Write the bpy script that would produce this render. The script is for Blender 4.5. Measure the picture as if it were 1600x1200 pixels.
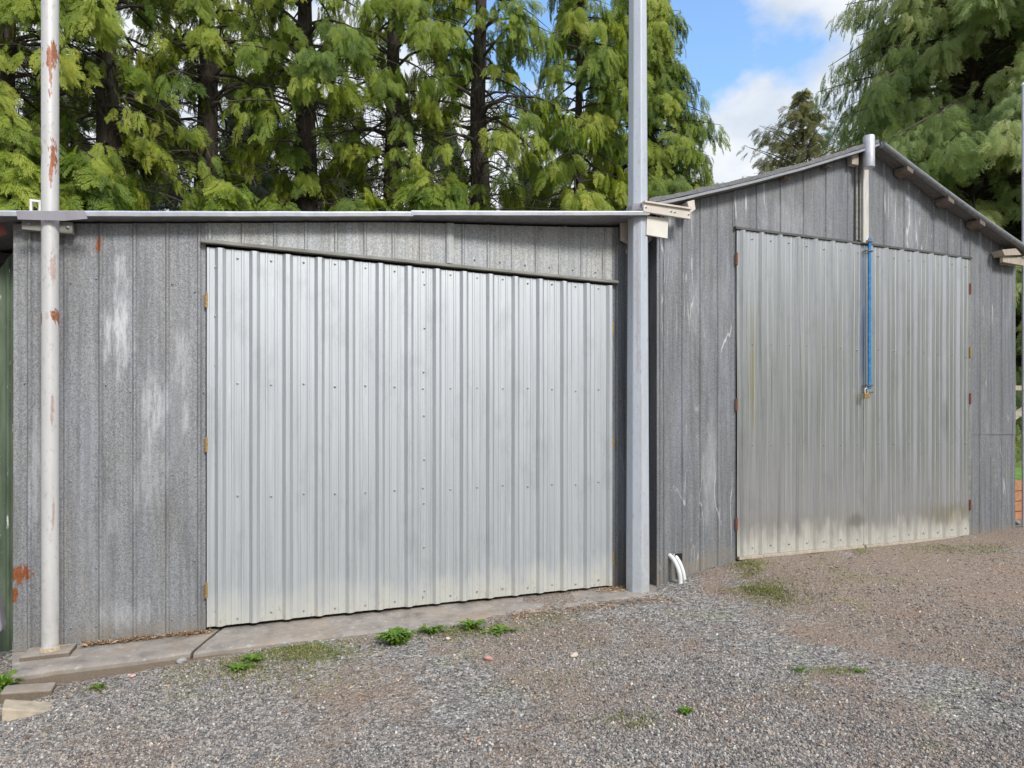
import bpy, math, random
import numpy as np
from mathutils import Vector, Matrix, noise as mnoise

R = math.radians
for o in list(bpy.data.objects):
    bpy.data.objects.remove(o, do_unlink=True)
scene = bpy.context.scene
COL = scene.collection
random.seed(7)
RNG = np.random.default_rng(11)

# ------------------------------------------------------------------ camera
TH = R(21.4)                     # the two fronts recede to the right by this angle
CT, ST = math.cos(TH), math.sin(TH)
CAMZ, FPX, HOR = 1.32, 1000.0, 665.0
cam_d = bpy.data.cameras.new("camera")
cam = bpy.data.objects.new("camera", cam_d)
COL.objects.link(cam)
cam.location = (0, 0, CAMZ)
cam.rotation_euler = (R(90), 0, -TH)
cam_d.sensor_fit = 'HORIZONTAL'
cam_d.sensor_width = 36.0
cam_d.lens = 36.0 * FPX / 1600.0
cam_d.shift_y = (HOR - 600.0) / 1600.0
cam_d.clip_start = 0.05
cam_d.clip_end = 3000
scene.camera = cam

# ------------------------------------------------------------------ world and sun
SUN_EL, SUN_AZ = R(40), R(166)    # azimuth clockwise from +Y: behind the camera, to its right
w = bpy.data.worlds.new("World")
scene.world = w
w.use_nodes = True
nt = w.node_tree
nt.nodes.clear()
wo = nt.nodes.new('ShaderNodeOutputWorld')
bg = nt.nodes.new('ShaderNodeBackground')
bg.inputs['Strength'].default_value = 0.12
sky = nt.nodes.new('ShaderNodeTexSky')
sky.sky_type = 'NISHITA'
sky.sun_disc = False
sky.sun_elevation = SUN_EL
sky.sun_rotation = SUN_AZ
sky.air_density = 1.0
sky.dust_density = 0.6
sky.ozone_density = 1.4
tc = nt.nodes.new('ShaderNodeTexCoord')
mp = nt.nodes.new('ShaderNodeMapping')
mp.inputs['Scale'].default_value = (1.0, 1.0, 1.7)
mp.inputs['Location'].default_value = (0.50, 0.36, 0.02)
n1 = nt.nodes.new('ShaderNodeTexNoise')
n1.inputs['Scale'].default_value = 2.6
n1.inputs['Detail'].default_value = 9.0
n1.inputs['Roughness'].default_value = 0.56
rp = nt.nodes.new('ShaderNodeValToRGB')
rp.color_ramp.elements[0].position = 0.42
rp.color_ramp.elements[1].position = 0.50
n2 = nt.nodes.new('ShaderNodeTexNoise')
n2.inputs['Scale'].default_value = 5.0
n2.inputs['Detail'].default_value = 6.0
rp2 = nt.nodes.new('ShaderNodeValToRGB')
rp2.color_ramp.elements[0].position = 0.36
rp2.color_ramp.elements[0].color = (3.7, 4.2, 4.9, 1)
rp2.color_ramp.elements[1].position = 0.66
rp2.color_ramp.elements[1].color = (6.3, 6.3, 6.35, 1)
gain = nt.nodes.new('ShaderNodeMix'); gain.data_type = 'RGBA'; gain.blend_type = 'MULTIPLY'
gain.inputs[0].default_value = 1.0
gain.inputs[7].default_value = (1.65, 1.85, 1.95, 1)
mx = nt.nodes.new('ShaderNodeMix'); mx.data_type = 'RGBA'
L = nt.links.new
L(tc.outputs['Generated'], mp.inputs['Vector'])
L(mp.outputs[0], n1.inputs['Vector']); L(mp.outputs[0], n2.inputs['Vector'])
spz = nt.nodes.new('ShaderNodeSeparateXYZ')
L(tc.outputs['Generated'], spz.inputs[0])
mz = nt.nodes.new('ShaderNodeMath'); mz.operation = 'MULTIPLY_ADD'
mz.inputs[1].default_value = -0.85; mz.inputs[2].default_value = 0.85 * 0.485
mz.use_clamp = False
L(spz.outputs[2], mz.inputs[0])
mzc = nt.nodes.new('ShaderNodeClamp'); mzc.inputs['Min'].default_value = -0.02; mzc.inputs['Max'].default_value = 0.20
L(mz.outputs[0], mzc.inputs['Value'])
ma = nt.nodes.new('ShaderNodeMath'); ma.operation = 'ADD'
L(n1.outputs['Fac'], ma.inputs[0]); L(mzc.outputs[0], ma.inputs[1])
L(ma.outputs[0], rp.inputs['Fac']); L(n2.outputs['Fac'], rp2.inputs['Fac'])
L(sky.outputs[0], gain.inputs[6])
L(rp.outputs['Color'], mx.inputs[0]); L(gain.outputs[2], mx.inputs[6]); L(rp2.outputs['Color'], mx.inputs[7])
L(mx.outputs[2], bg.inputs['Color']); L(bg.outputs[0], wo.inputs['Surface'])

sd = bpy.data.lights.new("sun", 'SUN')
sd.energy = 2.2
sd.angle = R(14)
sd.color = (1.0, 0.96, 0.89)
sun = bpy.data.objects.new("sun", sd)
COL.objects.link(sun)
sv = Vector((math.sin(SUN_AZ) * math.cos(SUN_EL), math.cos(SUN_AZ) * math.cos(SUN_EL), math.sin(SUN_EL)))
sun.rotation_euler = (-sv).to_track_quat('-Z', 'Y').to_euler()
sun.location = sv * 40

scene.view_settings.view_transform = 'Standard'
scene.view_settings.look = 'None'
scene.view_settings.exposure = 0.56
scene.view_settings.gamma = 1.0
scene.render.engine = 'CYCLES'
scene.render.resolution_x = 1024
scene.render.resolution_y = 768
scene.cycles.max_bounces = 6
scene.cycles.diffuse_bounces = 3
scene.cycles.glossy_bounces = 3
scene.cycles.transmission_bounces = 3
scene.cycles.transparent_max_bounces = 8

# ------------------------------------------------------------------ helpers
def ray(px):
    a = (px - 800.0) / FPX
    return (a * CT + ST, -a * ST + CT)

def at(px, py, wy):
    """the point of the photo pixel on the upright plane y = wy"""
    rx, ry = ray(px)
    t = wy / ry
    return Vector((rx * t, wy, CAMZ + (HOR - py) / FPX * t))

def atx(px, wy):
    rx, ry = ray(px)
    return rx * wy / ry

def on_ground(px, py, it=8):
    rx, ry = ray(px)
    z = 0.0
    for _ in range(it):
        t = (CAMZ - z) * FPX / (py - HOR)
        z = ground_z(rx * t, ry * t)
    return Vector((rx * t, ry * t, z))

def sstep(a, b, v):
    t = min(1.0, max(0.0, (v - a) / (b - a)))
    return t * t * (3 - 2 * t)

def tag(o, label=None, cat=None, group=None, kind=None):
    if label: o['label'] = label
    if cat: o['category'] = cat
    if group: o['group'] = group
    if kind: o['kind'] = kind
    return o

def thing(name, label, cat, loc, group=None, rz=0.0):
    o = bpy.data.objects.new(name, None)
    o.empty_display_size = 0.1
    COL.objects.link(o)
    o.location = loc
    o.rotation_euler = (0, 0, rz)
    return tag(o, label, cat, group)

def base_of(p):
    v = Vector((0, 0, 0))
    while p is not None:
        v += p.location
        p = p.parent
    return v

class MB:
    """collects shapes in world coordinates, builds them as one mesh"""
    def __init__(s):
        s.v = []; s.f = []; s.m = []
    def add(s, verts, faces, mat=0):
        n = len(s.v)
        s.v += [tuple(p) for p in verts]
        s.f += [tuple(i + n for i in f) for f in faces]
        s.m += [mat] * len(faces)
    def box(s, x0, x1, y0, y1, z0, z1, mat=0):
        s.hexa([(x0, y0, z0), (x1, y0, z0), (x1, y1, z0), (x0, y1, z0),
                (x0, y0, z1), (x1, y0, z1), (x1, y1, z1), (x0, y1, z1)], mat)
    def hexa(s, c, mat=0):
        s.add(c, [(3, 2, 1, 0), (4, 5, 6, 7), (0, 1, 5, 4), (1, 2, 6, 5), (2, 3, 7, 6), (3, 0, 4, 7)], mat)
    def prism(s, poly, y0, y1, mat=0):
        """polygon of (x, z) seen from the front, from depth y0 to y1"""
        n = len(poly)
        vs = [(x, y0, z) for x, z in poly] + [(x, y1, z) for x, z in poly]
        fs = [tuple(range(n)), tuple(range(2 * n - 1, n - 1, -1))]
        for i in range(n):
            j = (i + 1) % n
            fs.append((j, i, i + n, j + n))
        s.add(vs, fs, mat)
    def tube(s, pts, rad, n=12, mat=0, rot=0.0, caps=True):
        pts = [Vector(p) for p in pts]
        if not isinstance(rad, (list, tuple)): rad = [rad] * len(pts)
        ref = None
        vs = []
        for i, p in enumerate(pts):
            d = (pts[min(i + 1, len(pts) - 1)] - pts[max(i - 1, 0)]).normalized()
            if ref is None:
                ref = Vector((1, 0, 0)) if abs(d.x) < 0.8 else Vector((0, 1, 0))
            u = (ref - d * ref.dot(d)).normalized()
            ref = u
            v = d.cross(u)
            for k in range(n):
                a = 2 * math.pi * k / n + rot
                vs.append(p + (u * math.cos(a) + v * math.sin(a)) * rad[i])
        fs = []
        for i in range(len(pts) - 1):
            for k in range(n):
                k2 = (k + 1) % n
                fs.append((i * n + k, i * n + k2, (i + 1) * n + k2, (i + 1) * n + k))
        if caps:
            fs.append(tuple(range(n - 1, -1, -1)))
            fs.append(tuple(range((len(pts) - 1) * n, len(pts) * n)))
        s.add(vs, fs, mat)
    def screw(s, x, y, z, r=0.0075, mat=1):
        """small hex washer head standing out towards -y"""
        vs = []
        for (rr, dy) in ((r * 1.25, 0.004), (r * 1.25, -0.002), (r * 0.75, -0.003), (r * 0.7, -0.008)):
            for k in range(6):
                a = k * math.pi / 3
                vs.append((x + rr * math.cos(a), y + dy, z + rr * math.sin(a)))
        fs = []
        for i in range(3):
            for k in range(6):
                k2 = (k + 1) % 6
                fs.append((i * 6 + k, i * 6 + k2, (i + 1) * 6 + k2, (i + 1) * 6 + k))
        fs.append((18, 19, 20, 21, 22, 23))
        s.add(vs, fs, mat)
    def build(s, name, mats, parent=None, smooth=None, bevel=0.0):
        me = bpy.data.meshes.new(name)
        b = base_of(parent)
        me.from_pydata([(x - b.x, y - b.y, z - b.z) for x, y, z in s.v], [], s.f)
        if not isinstance(mats, (list, tuple)): mats = [mats]
        for m in mats: me.materials.append(m)
        me.polygons.foreach_set('material_index', s.m)
        me.update()
        if smooth is not None:
            me.polygons.foreach_set('use_smooth', [True] * len(me.polygons))
            me.set_sharp_from_angle(angle=R(smooth))
        o = bpy.data.objects.new(name, me)
        COL.objects.link(o)
        o.parent = parent
        if bevel:
            bm_ = o.modifiers.new('bevel', 'BEVEL')
            bm_.width = bevel; bm_.segments = 2; bm_.limit_method = 'ANGLE'; bm_.angle_limit = R(40)
        return o

def np_mesh(name, V, F, mats, parent=None, attrs=None, smooth=False):
    """V (n,3), F (m,k) arrays"""
    me = bpy.data.meshes.new(name)
    k = F.shape[1]
    me.vertices.add(len(V)); me.vertices.foreach_set('co', V.astype(np.float32).ravel())
    me.loops.add(F.size); me.loops.foreach_set('vertex_index', F.astype(np.int32).ravel())
    me.polygons.add(len(F))
    me.polygons.foreach_set('loop_start', np.arange(0, F.size, k, dtype=np.int32))
    me.polygons.foreach_set('use_smooth', np.full(len(F), smooth, dtype=bool))
    for an, arr in (attrs or {}).items():
        at_ = me.attributes.new(an, 'FLOAT', 'POINT')
        at_.data.foreach_set('value', arr.astype(np.float32))
    me.update(calc_edges=True); me.validate()
    for m in (mats if isinstance(mats, (list, tuple)) else [mats]): me.materials.append(m)
    o = bpy.data.objects.new(name, me)
    COL.objects.link(o)
    o.parent = parent
    return o

# ------------------------------------------------------------------ material helpers
class NG:
    def __init__(s, name):
        s.mat = bpy.data.materials.new(name)
        s.mat.use_nodes = True
        s.t = s.mat.node_tree
        s.t.nodes.clear()
        s.out = s.t.nodes.new('ShaderNodeOutputMaterial')
        s.bsdf = s.t.nodes.new('ShaderNodeBsdfPrincipled')
        s.t.links.new(s.bsdf.outputs[0], s.out.inputs[0])
        s.geo = s.t.nodes.new('ShaderNodeNewGeometry')
        s.pos = s.geo.outputs['Position']
    def set(s, sock, v):
        if hasattr(v, 'is_linked') or isinstance(v, bpy.types.NodeSocket): s.t.links.new(v, sock)
        elif isinstance(v, (tuple, list)) and len(v) == 3 and sock.type == 'RGBA': sock.default_value = (*v, 1)
        else: sock.default_value = v
    def p(s, **kw):
        names = dict(color='Base Color', rough='Roughness', metal='Metallic', spec='Specular IOR Level', normal='Normal')
        for k, v in kw.items(): s.set(s.bsdf.inputs[names[k]], v)
        return s.mat
    def vec(s, scale=(1, 1, 1), loc=(0, 0, 0), src=None):
        n = s.t.nodes.new('ShaderNodeMapping')
        n.inputs['Scale'].default_value = scale; n.inputs['Location'].default_value = loc
        s.t.links.new(src or s.pos, n.inputs['Vector'])
        return n.outputs[0]
    def noise(s, scale=5, detail=4, rough=0.55, vec=None, dist=0.0):
        n = s.t.nodes.new('ShaderNodeTexNoise')
        n.inputs['Scale'].default_value = scale; n.inputs['Detail'].default_value = detail
        n.inputs['Roughness'].default_value = rough; n.inputs['Distortion'].default_value = dist
        s.t.links.new(vec or s.pos, n.inputs['Vector'])
        return n.outputs['Fac']
    def voro(s, scale=50, vec=None, out='Color', feature='F1'):
        n = s.t.nodes.new('ShaderNodeTexVoronoi')
        n.feature = feature
        n.inputs['Scale'].default_value = scale
        s.t.links.new(vec or s.pos, n.inputs['Vector'])
        return n.outputs[out]
    def ramp(s, fac, stops, interp='LINEAR'):
        n = s.t.nodes.new('ShaderNodeValToRGB')
        n.color_ramp.interpolation = interp
        e = n.color_ramp.elements
        while len(e) < len(stops): e.new(0.5)
        for el, (p_, c) in zip(e, stops):
            el.position = p_
            el.color = (c, c, c, 1) if isinstance(c, (int, float)) else (*c, 1)
        s.t.links.new(fac, n.inputs['Fac'])
        return n.outputs['Color']
    def mix(s, fac, a, b, mode='MIX'):
        n = s.t.nodes.new('ShaderNodeMix'); n.data_type = 'RGBA'; n.blend_type = mode
        s.set(n.inputs[0], fac); s.set(n.inputs[6], a); s.set(n.inputs[7], b)
        return n.outputs[2]
    def math(s, op, a, b=0.0, c=0.0, clamp=False):
        n = s.t.nodes.new('ShaderNodeMath'); n.operation = op; n.use_clamp = clamp
        s.set(n.inputs[0], a); s.set(n.inputs[1], b)
        if len(n.inputs) > 2: s.set(n.inputs[2], c)
        return n.outputs[0]
    def sep(s, v=None):
        n = s.t.nodes.new('ShaderNodeSeparateXYZ')
        s.t.links.new(v or s.pos, n.inputs[0])
        return n.outputs
    def maprange(s, v, a, b, c=0.0, d=1.0, smooth=True):
        n = s.t.nodes.new('ShaderNodeMapRange')
        n.interpolation_type = 'SMOOTHSTEP' if smooth else 'LINEAR'
        s.set(n.inputs[0], v)
        n.inputs[1].default_value = a; n.inputs[2].default_value = b
        n.inputs[3].default_value = c; n.inputs[4].default_value = d
        return n.outputs[0]
    def attr(s, name):
        n = s.t.nodes.new('ShaderNodeAttribute'); n.attribute_name = name
        return n.outputs['Fac']
    def bump(s, h, strength=0.3, dist=0.01, normal=None):
        n = s.t.nodes.new('ShaderNodeBump')
        n.inputs['Strength'].default_value = strength; n.inputs['Distance'].default_value = dist
        s.t.links.new(h, n.inputs['Height'])
        if normal: s.t.links.new(normal, n.inputs['Normal'])
        return n.outputs[0]
    def blot(s, cx, cz, rx, rz, wob=1.0, nscale=14.0, vz=0.45, edge=0.35):
        """irregular patch on an upright face, centred at world x = cx, z = cz: 1 inside, 0 outside"""
        x, y, z = s.sep()
        dx = s.math('MULTIPLY', s.math('SUBTRACT', x, cx), 1.0 / rx)
        dz = s.math('MULTIPLY', s.math('SUBTRACT', z, cz), 1.0 / rz)
        d = s.math('SQRT', s.math('ADD', s.math('MULTIPLY', dx, dx), s.math('MULTIPLY', dz, dz)))
        nz = s.noise(nscale, 5, 0.65, s.vec((1, 1, vz)))
        d2 = s.math('ADD', d, s.math('MULTIPLY', s.math('SUBTRACT', nz, 0.5), 2.2 * wob))
        return s.maprange(d2, 1.0, 1.0 - edge, 0.0, 1.0)

def simple(name, color, rough=0.6, metal=0.0, var=0.25, scale=20, bump=0.0, stretch=(1, 1, 1)):
    g = NG(name)
    n = g.noise(scale, 5, 0.6, g.vec(stretch))
    lo = tuple(c * (1 - var) for c in color); hi = tuple(min(1, c * (1 + var)) for c in color)
    kw = dict(color=g.ramp(n, [(0.3, lo), (0.7, hi)]), rough=rough, metal=metal)
    if bump: kw['normal'] = g.bump(n, bump, 0.004)
    return g.p(**kw)

def old_zinc(name, dark, light, blots, squig=0.0, squig_mask=None, floor_z=0.0, rust=()):
    """weathered galvanised sheet: spangle, vertical streaks, white bloom, rust blots"""
    g = NG(name)
    sp = g.voro(190, g.vec((1, 1, 0.8)), 'Color')
    spn = g.sep(sp)[0]
    fine = g.noise(290, 3, 0.8, g.vec((1, 1, 0.85)))
    mid = g.noise(3.0, 6, 0.6, g.vec((2.2, 1, 0.5)))
    streak = g.noise(9.0, 5, 0.6, g.vec((4.0, 1, 0.10)))
    base = g.ramp(g.math('ADD', g.math('MULTIPLY', spn, 0.30), g.math('MULTIPLY', fine, 0.62)),
                  [(0.28, dark), (0.62, light)])
    base = g.mix(g.maprange(streak, 0.40, 0.66, 0.0, 0.38), base, tuple(c * 0.62 for c in dark))
    base = g.mix(g.maprange(mid, 0.46, 0.78, 0.0, 0.35), base, (0.40, 0.415, 0.44))
    hue = g.noise(4.0, 4, 0.6, g.vec((1.5, 1, 0.4), (1, 5, 2)))
    base = g.mix(g.maprange(hue, 0.50, 0.68, 0.0, 0.35), base, g.mix(1.0, base, (1.04, 0.97, 0.89), 'MULTIPLY'))
    base = g.mix(g.maprange(hue, 0.50, 0.34, 0.0, 0.3), base, g.mix(1.0, base, (0.92, 0.97, 1.10), 'MULTIPLY'))
    chalk = g.noise(26, 6, 0.72, g.vec((1.5, 1, 0.35)))
    base = g.mix(g.math('MULTIPLY', g.maprange(chalk, 0.56, 0.74, 0.0, 0.42),
                        g.maprange(g.noise(1.6, 3, 0.5), 0.42, 0.62)), base, (0.55, 0.56, 0.58))
    ragged = g.noise(34, 6, 0.75, g.vec((1.6, 1, 0.22)))
    drk = g.noise(5.0, 6, 0.7, g.vec((1.6, 1, 0.16), (3, 0, 2)))
    base = g.mix(g.maprange(drk, 0.52, 0.72, 0.0, 0.42), base, (0.12, 0.118, 0.112))
    for (cx, cz, rx, rz, amt) in blots:
        base = g.mix(g.math('MULTIPLY', g.math('MULTIPLY', g.blot(cx, cz, rx, rz, 1.1, 15.0, 0.22, 0.7), g.maprange(ragged, 0.36, 0.56, 0.25, 1.0)), amt), base, (0.58, 0.585, 0.59))
    if squig:
        cn = g.noise(3.0, 2.5, 0.45, g.vec((2.2, 1, 0.22)), 0.35)
        line = g.maprange(g.math('ABSOLUTE', g.math('SUBTRACT', cn, 0.52)), 0.009, 0.003)
        brk = g.maprange(g.noise(1.1, 4, 0.6), 0.50, 0.62)
        m_ = g.math('MULTIPLY', g.math('MULTIPLY', line, brk), squig)
        if squig_mask:
            x = g.sep()[0]
            m_ = g.math('MULTIPLY', m_, g.maprange(x, squig_mask[0], squig_mask[1]))
        base = g.mix(m_, base, (0.68, 0.68, 0.68))
    for (cx, cz, rx, rz) in rust:
        base = g.mix(g.blot(cx, cz, rx, rz, 1.5, 42.0, 0.35, 0.25), base,
                     g.ramp(g.noise(90, 4, 0.7), [(0.35, (0.16, 0.045, 0.015)), (0.7, (0.40, 0.13, 0.04))]))
    z = g.sep()[2]
    dirt = g.math('MULTIPLY', g.maprange(z, floor_z + 0.16, floor_z, 0.0, 0.7), g.maprange(g.noise(14, 5, 0.65), 0.35, 0.62))
    base = g.mix(dirt, base, (0.27, 0.23, 0.17))
    rough = g.ramp(fine, [(0.3, 0.52), (0.7, 0.78)])
    nb = g.bump(fine, 0.12, 0.002, g.bump(g.noise(7, 3, 0.5, g.vec((1, 1, 0.3))), 0.25, 0.012))
    return g.p(color=base, rough=rough, metal=0.35, normal=nb)

def new_zinc(name, tone, rough, metal, floor_z, top_w, grime=1.0, drips=()):
    """bright zinc-aluminium door sheet with fine vertical rolling lines, grime along the foot"""
    g = NG(name)
    sp = g.sep(g.voro(55, g.vec((1, 1, 0.7))))[0]
    st = g.noise(60.0, 4, 0.6, g.vec((4.0, 1, 0.02)))
    st2 = g.noise(12.0, 4, 0.6, g.vec((3.0, 1, 0.06)))
    c = g.ramp(st, [(0.3, tuple(t * 0.80 for t in tone)), (0.62, tone)])
    c = g.mix(g.math('MULTIPLY', sp, 0.10), c, (0.55, 0.57, 0.58))
    c = g.mix(g.maprange(st2, 0.5, 0.75, 0.0, 0.30), c, tuple(t * 0.72 for t in tone))
    mot = g.noise(4.5, 6, 0.7, g.vec((1.3, 1, 0.6), (2, 0, 5)))
    c = g.mix(g.maprange(mot, 0.50, 0.70, 0.0, 0.40), c, tuple(t * 0.66 for t in tone))
    c = g.mix(g.maprange(g.noise(30, 6, 0.75, g.vec((1.6, 1, 0.14))), 0.60, 0.72, 0.0, 0.35), c, (0.74, 0.75, 0.76))
    for (cx, cz, rx, rz, col, amt) in drips:
        c = g.mix(g.math('MULTIPLY', g.blot(cx, cz, rx, rz, 0.7, 12.0, 0.25, 0.8), amt), c, col)
    z = g.sep()[2]
    gn = g.noise(7, 6, 0.65, g.vec((1.4, 1, 0.5)))
    hz = g.math('ADD', g.math('SUBTRACT', z, floor_z), g.math('MULTIPLY', g.math('SUBTRACT', gn, 0.5), 0.5))
    c = g.mix(g.maprange(hz, top_w, 0.02, 0.0, 0.75 * grime), c, (0.47, 0.44, 0.34))
    speck = g.math('MULTIPLY', g.maprange(g.noise(60, 5, 0.7, g.vec((1, 1, 0.5))), 0.56, 0.66), g.maprange(hz, 0.17, 0.0))
    c = g.mix(g.math('MULTIPLY', speck, 0.75 * grime), c, (0.16, 0.13, 0.08))
    foot = g.maprange(hz, 0.30, 0.02, 0.0, 1.0)
    m = g.maprange(foot, 0.0, 1.0, metal, metal * 0.25, False)
    r = g.math('ADD', g.math('MULTIPLY', g.maprange(st, 0.3, 0.7, rough - 0.06, rough + 0.08), 1.0), g.math('MULTIPLY', foot, 0.2))
    nb = g.bump(st, 0.10, 0.002, g.bump(g.noise(3.5, 3, 0.5, g.vec((1, 1, 0.35))), 0.16, 0.02))
    return g.p(color=c, rough=r, metal=m, normal=nb)

# ------------------------------------------------------------------ the place's measures
YL = 4.57         # front of the low shed
YR = 4.46         # front of the gabled shed
XLL = -1.357      # left corner of the low shed
XJ = 3.02         # where the sheds meet
XRR = 7.60        # right corner of the gabled shed
FLOOR_R = 0.17
APEX_X, APEX_Z = 5.41, 3.95

def ground_z(x, y):
    # along the fronts
    a = -0.105 + 0.085 * sstep(-1.5, 0.4, x) + 0.02 * sstep(0.6, 2.6, x) + 0.16 * sstep(2.9, 4.2, x) + 0.05 * sstep(5.5, 8.0, x)
    # in the foreground the yard is nearly flat
    b = -0.10 + 0.10 * sstep(-2.0, 3.5, x) + 0.10 * sstep(3.5, 9.0, x)
    k = sstep(2.6, 4.1, y)
    z = a * k + b * (1 - k)
    d = (x - 3.5) ** 2 / 0.16 + (y - 4.38) ** 2 / 0.035
    z += 0.045 * math.exp(-d)
    if y > 4.62:
        z = z * (1 - sstep(4.62, 5.2, y)) + 0.05 * sstep(4.62, 5.2, y)
    return z

def ground_bumpy(x, y):
    z = ground_z(x, y)
    z += 0.012 * mnoise.noise(Vector((x * 1.3, y * 1.3, 0.3))) + 0.006 * mnoise.noise(Vector((x * 5, y * 5, 2.3)))
    return z

# ------------------------------------------------------------------ ground
def spaced(lo, hi, step, far):
    a = list(np.arange(lo, hi + 1e-6, step))
    s, v = step, a[-1]
    while v < far:
        s *= 1.35; v += s; a.append(v)
    s, v = step, a[0]
    pre = []
    while v > -far:
        s *= 1.35; v -= s; pre.append(v)
    return pre[::-1] + a

gx = spaced(-2.6, 9.5, 0.09, 900)
gy = spaced(0.6, 5.4, 0.07, 900)
Vg = np.array([(x, y, ground_bumpy(x, y)) for y in gy for x in gx])
nx = len(gx)
ii, jj = np.meshgrid(np.arange(nx - 1), np.arange(len(gy) - 1))
q = (jj * nx + ii).ravel()
Fg = np.stack([q, q + 1, q + 1 + nx, q + nx], 1)

def gravel_mat():
    g = NG('gravel_ground')
    big = g.noise(0.85, 5, 0.6)
    med = g.noise(4.0, 5, 0.6)
    c1 = g.sep(g.voro(62))[0]
    c2 = g.sep(g.voro(120))[1]
    grey = g.ramp(g.math('ADD', g.math('MULTIPLY', c1, 0.6), g.math('MULTIPLY', c2, 0.4)),
                  [(0.08, (0.06, 0.056, 0.052)), (0.4, (0.20, 0.183, 0.165)), (0.75, (0.39, 0.36, 0.33)), (0.97, (0.66, 0.62, 0.56))])
    dirt = g.ramp(g.math('ADD', g.math('MULTIPLY', c2, 0.35), g.math('MULTIPLY', g.noise(30, 6, 0.7), 0.65)),
                  [(0.2, (0.14, 0.10, 0.072)), (0.5, (0.26, 0.195, 0.148)), (0.85, (0.43, 0.35, 0.285))])
    x, y, z = g.sep()
    right = g.math('MULTIPLY', g.maprange(x, 2.6, 4.6), g.maprange(y, 1.8, 3.2))
    spot = g.maprange(g.noise(1.7, 4, 0.6, g.vec(loc=(2, 5, 0))), 0.50, 0.72, 0.0, 0.14)
    m = g.math('ADD', g.math('ADD', g.math('MULTIPLY', right, 0.17), spot), g.math('ADD', g.math('MULTIPLY', big, 0.75), g.math('MULTIPLY', med, 0.25)))
    c = g.mix(g.maprange(m, 0.45, 0.60, 0.0, 0.95), grey, dirt)
    tint = g.noise(1.9, 4, 0.6, g.vec(loc=(8, 3, 0)))
    c = g.mix(g.maprange(tint, 0.54, 0.68, 0.0, 0.5), c, g.mix(1.0, c, (0.92, 1.0, 0.70), 'MULTIPLY'))
    c = g.mix(g.maprange(tint, 0.46, 0.34, 0.0, 0.6), c, g.mix(1.0, c, (1.06, 0.96, 0.89), 'MULTIPLY'))
    # far away from the yard the ground is grass
    far = g.math('MAXIMUM', g.maprange(y, 5.6, 7.0), g.maprange(x, 11.0, 13.0))
    c = g.mix(far, c, g.ramp(g.noise(8, 6, 0.7), [(0.3, (0.035, 0.06, 0.015)), (0.7, (0.09, 0.14, 0.035))]))
    h = g.math('SUBTRACT', 1.0, g.voro(62, out='Distance'))
    h2 = g.math('SUBTRACT', 1.0, g.voro(120, out='Distance'))
    nb = g.bump(g.math('ADD', h, g.math('MULTIPLY', h2, 0.6)), 0.8, 0.012)
    return g.p(color=c, rough=0.92, normal=nb, spec=0.25)

M_gravel = gravel_mat()
ground = np_mesh('ground', Vg, Fg, M_gravel, smooth=True)
tag(ground, 'grey gravel yard with brown earth patches in front of the sheds', 'ground', kind='structure')

# ------------------------------------------------------------------ concrete apron
def concrete_mat():
    g = NG('old_concrete')
    n = g.noise(6, 7, 0.65); f = g.noise(120, 4, 0.7); lc = g.noise(22, 6, 0.7)
    c = g.ramp(n, [(0.3, (0.23, 0.20, 0.17)), (0.7, (0.40, 0.35, 0.30))])
    c = g.mix(g.maprange(f, 0.42, 0.7, 0.0, 0.4), c, (0.18, 0.17, 0.16))
    c = g.mix(g.maprange(lc, 0.55, 0.68, 0.0, 0.6), c, (0.50, 0.49, 0.47))
    c = g.mix(g.maprange(g.noise(3.3, 5, 0.7, g.vec(loc=(4, 2, 1))), 0.50, 0.70, 0.0, 0.75), c, (0.13, 0.12, 0.11))
    c = g.mix(g.maprange(g.noise(2.1, 5, 0.7, g.vec(loc=(1, 7, 3))), 0.50, 0.66, 0.0, 0.6), c, (0.36, 0.27, 0.19))
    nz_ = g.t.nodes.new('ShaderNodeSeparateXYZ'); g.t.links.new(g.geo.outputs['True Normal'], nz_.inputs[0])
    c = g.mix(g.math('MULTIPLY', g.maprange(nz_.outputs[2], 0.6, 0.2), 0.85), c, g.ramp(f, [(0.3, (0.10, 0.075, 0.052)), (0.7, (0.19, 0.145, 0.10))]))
    return g.p(color=c, rough=0.9, spec=0.25, normal=g.bump(g.math('ADD', f, g.math('MULTIPLY', lc, 1.5)), 0.5, 0.006))
M_conc = concrete_mat()

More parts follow.
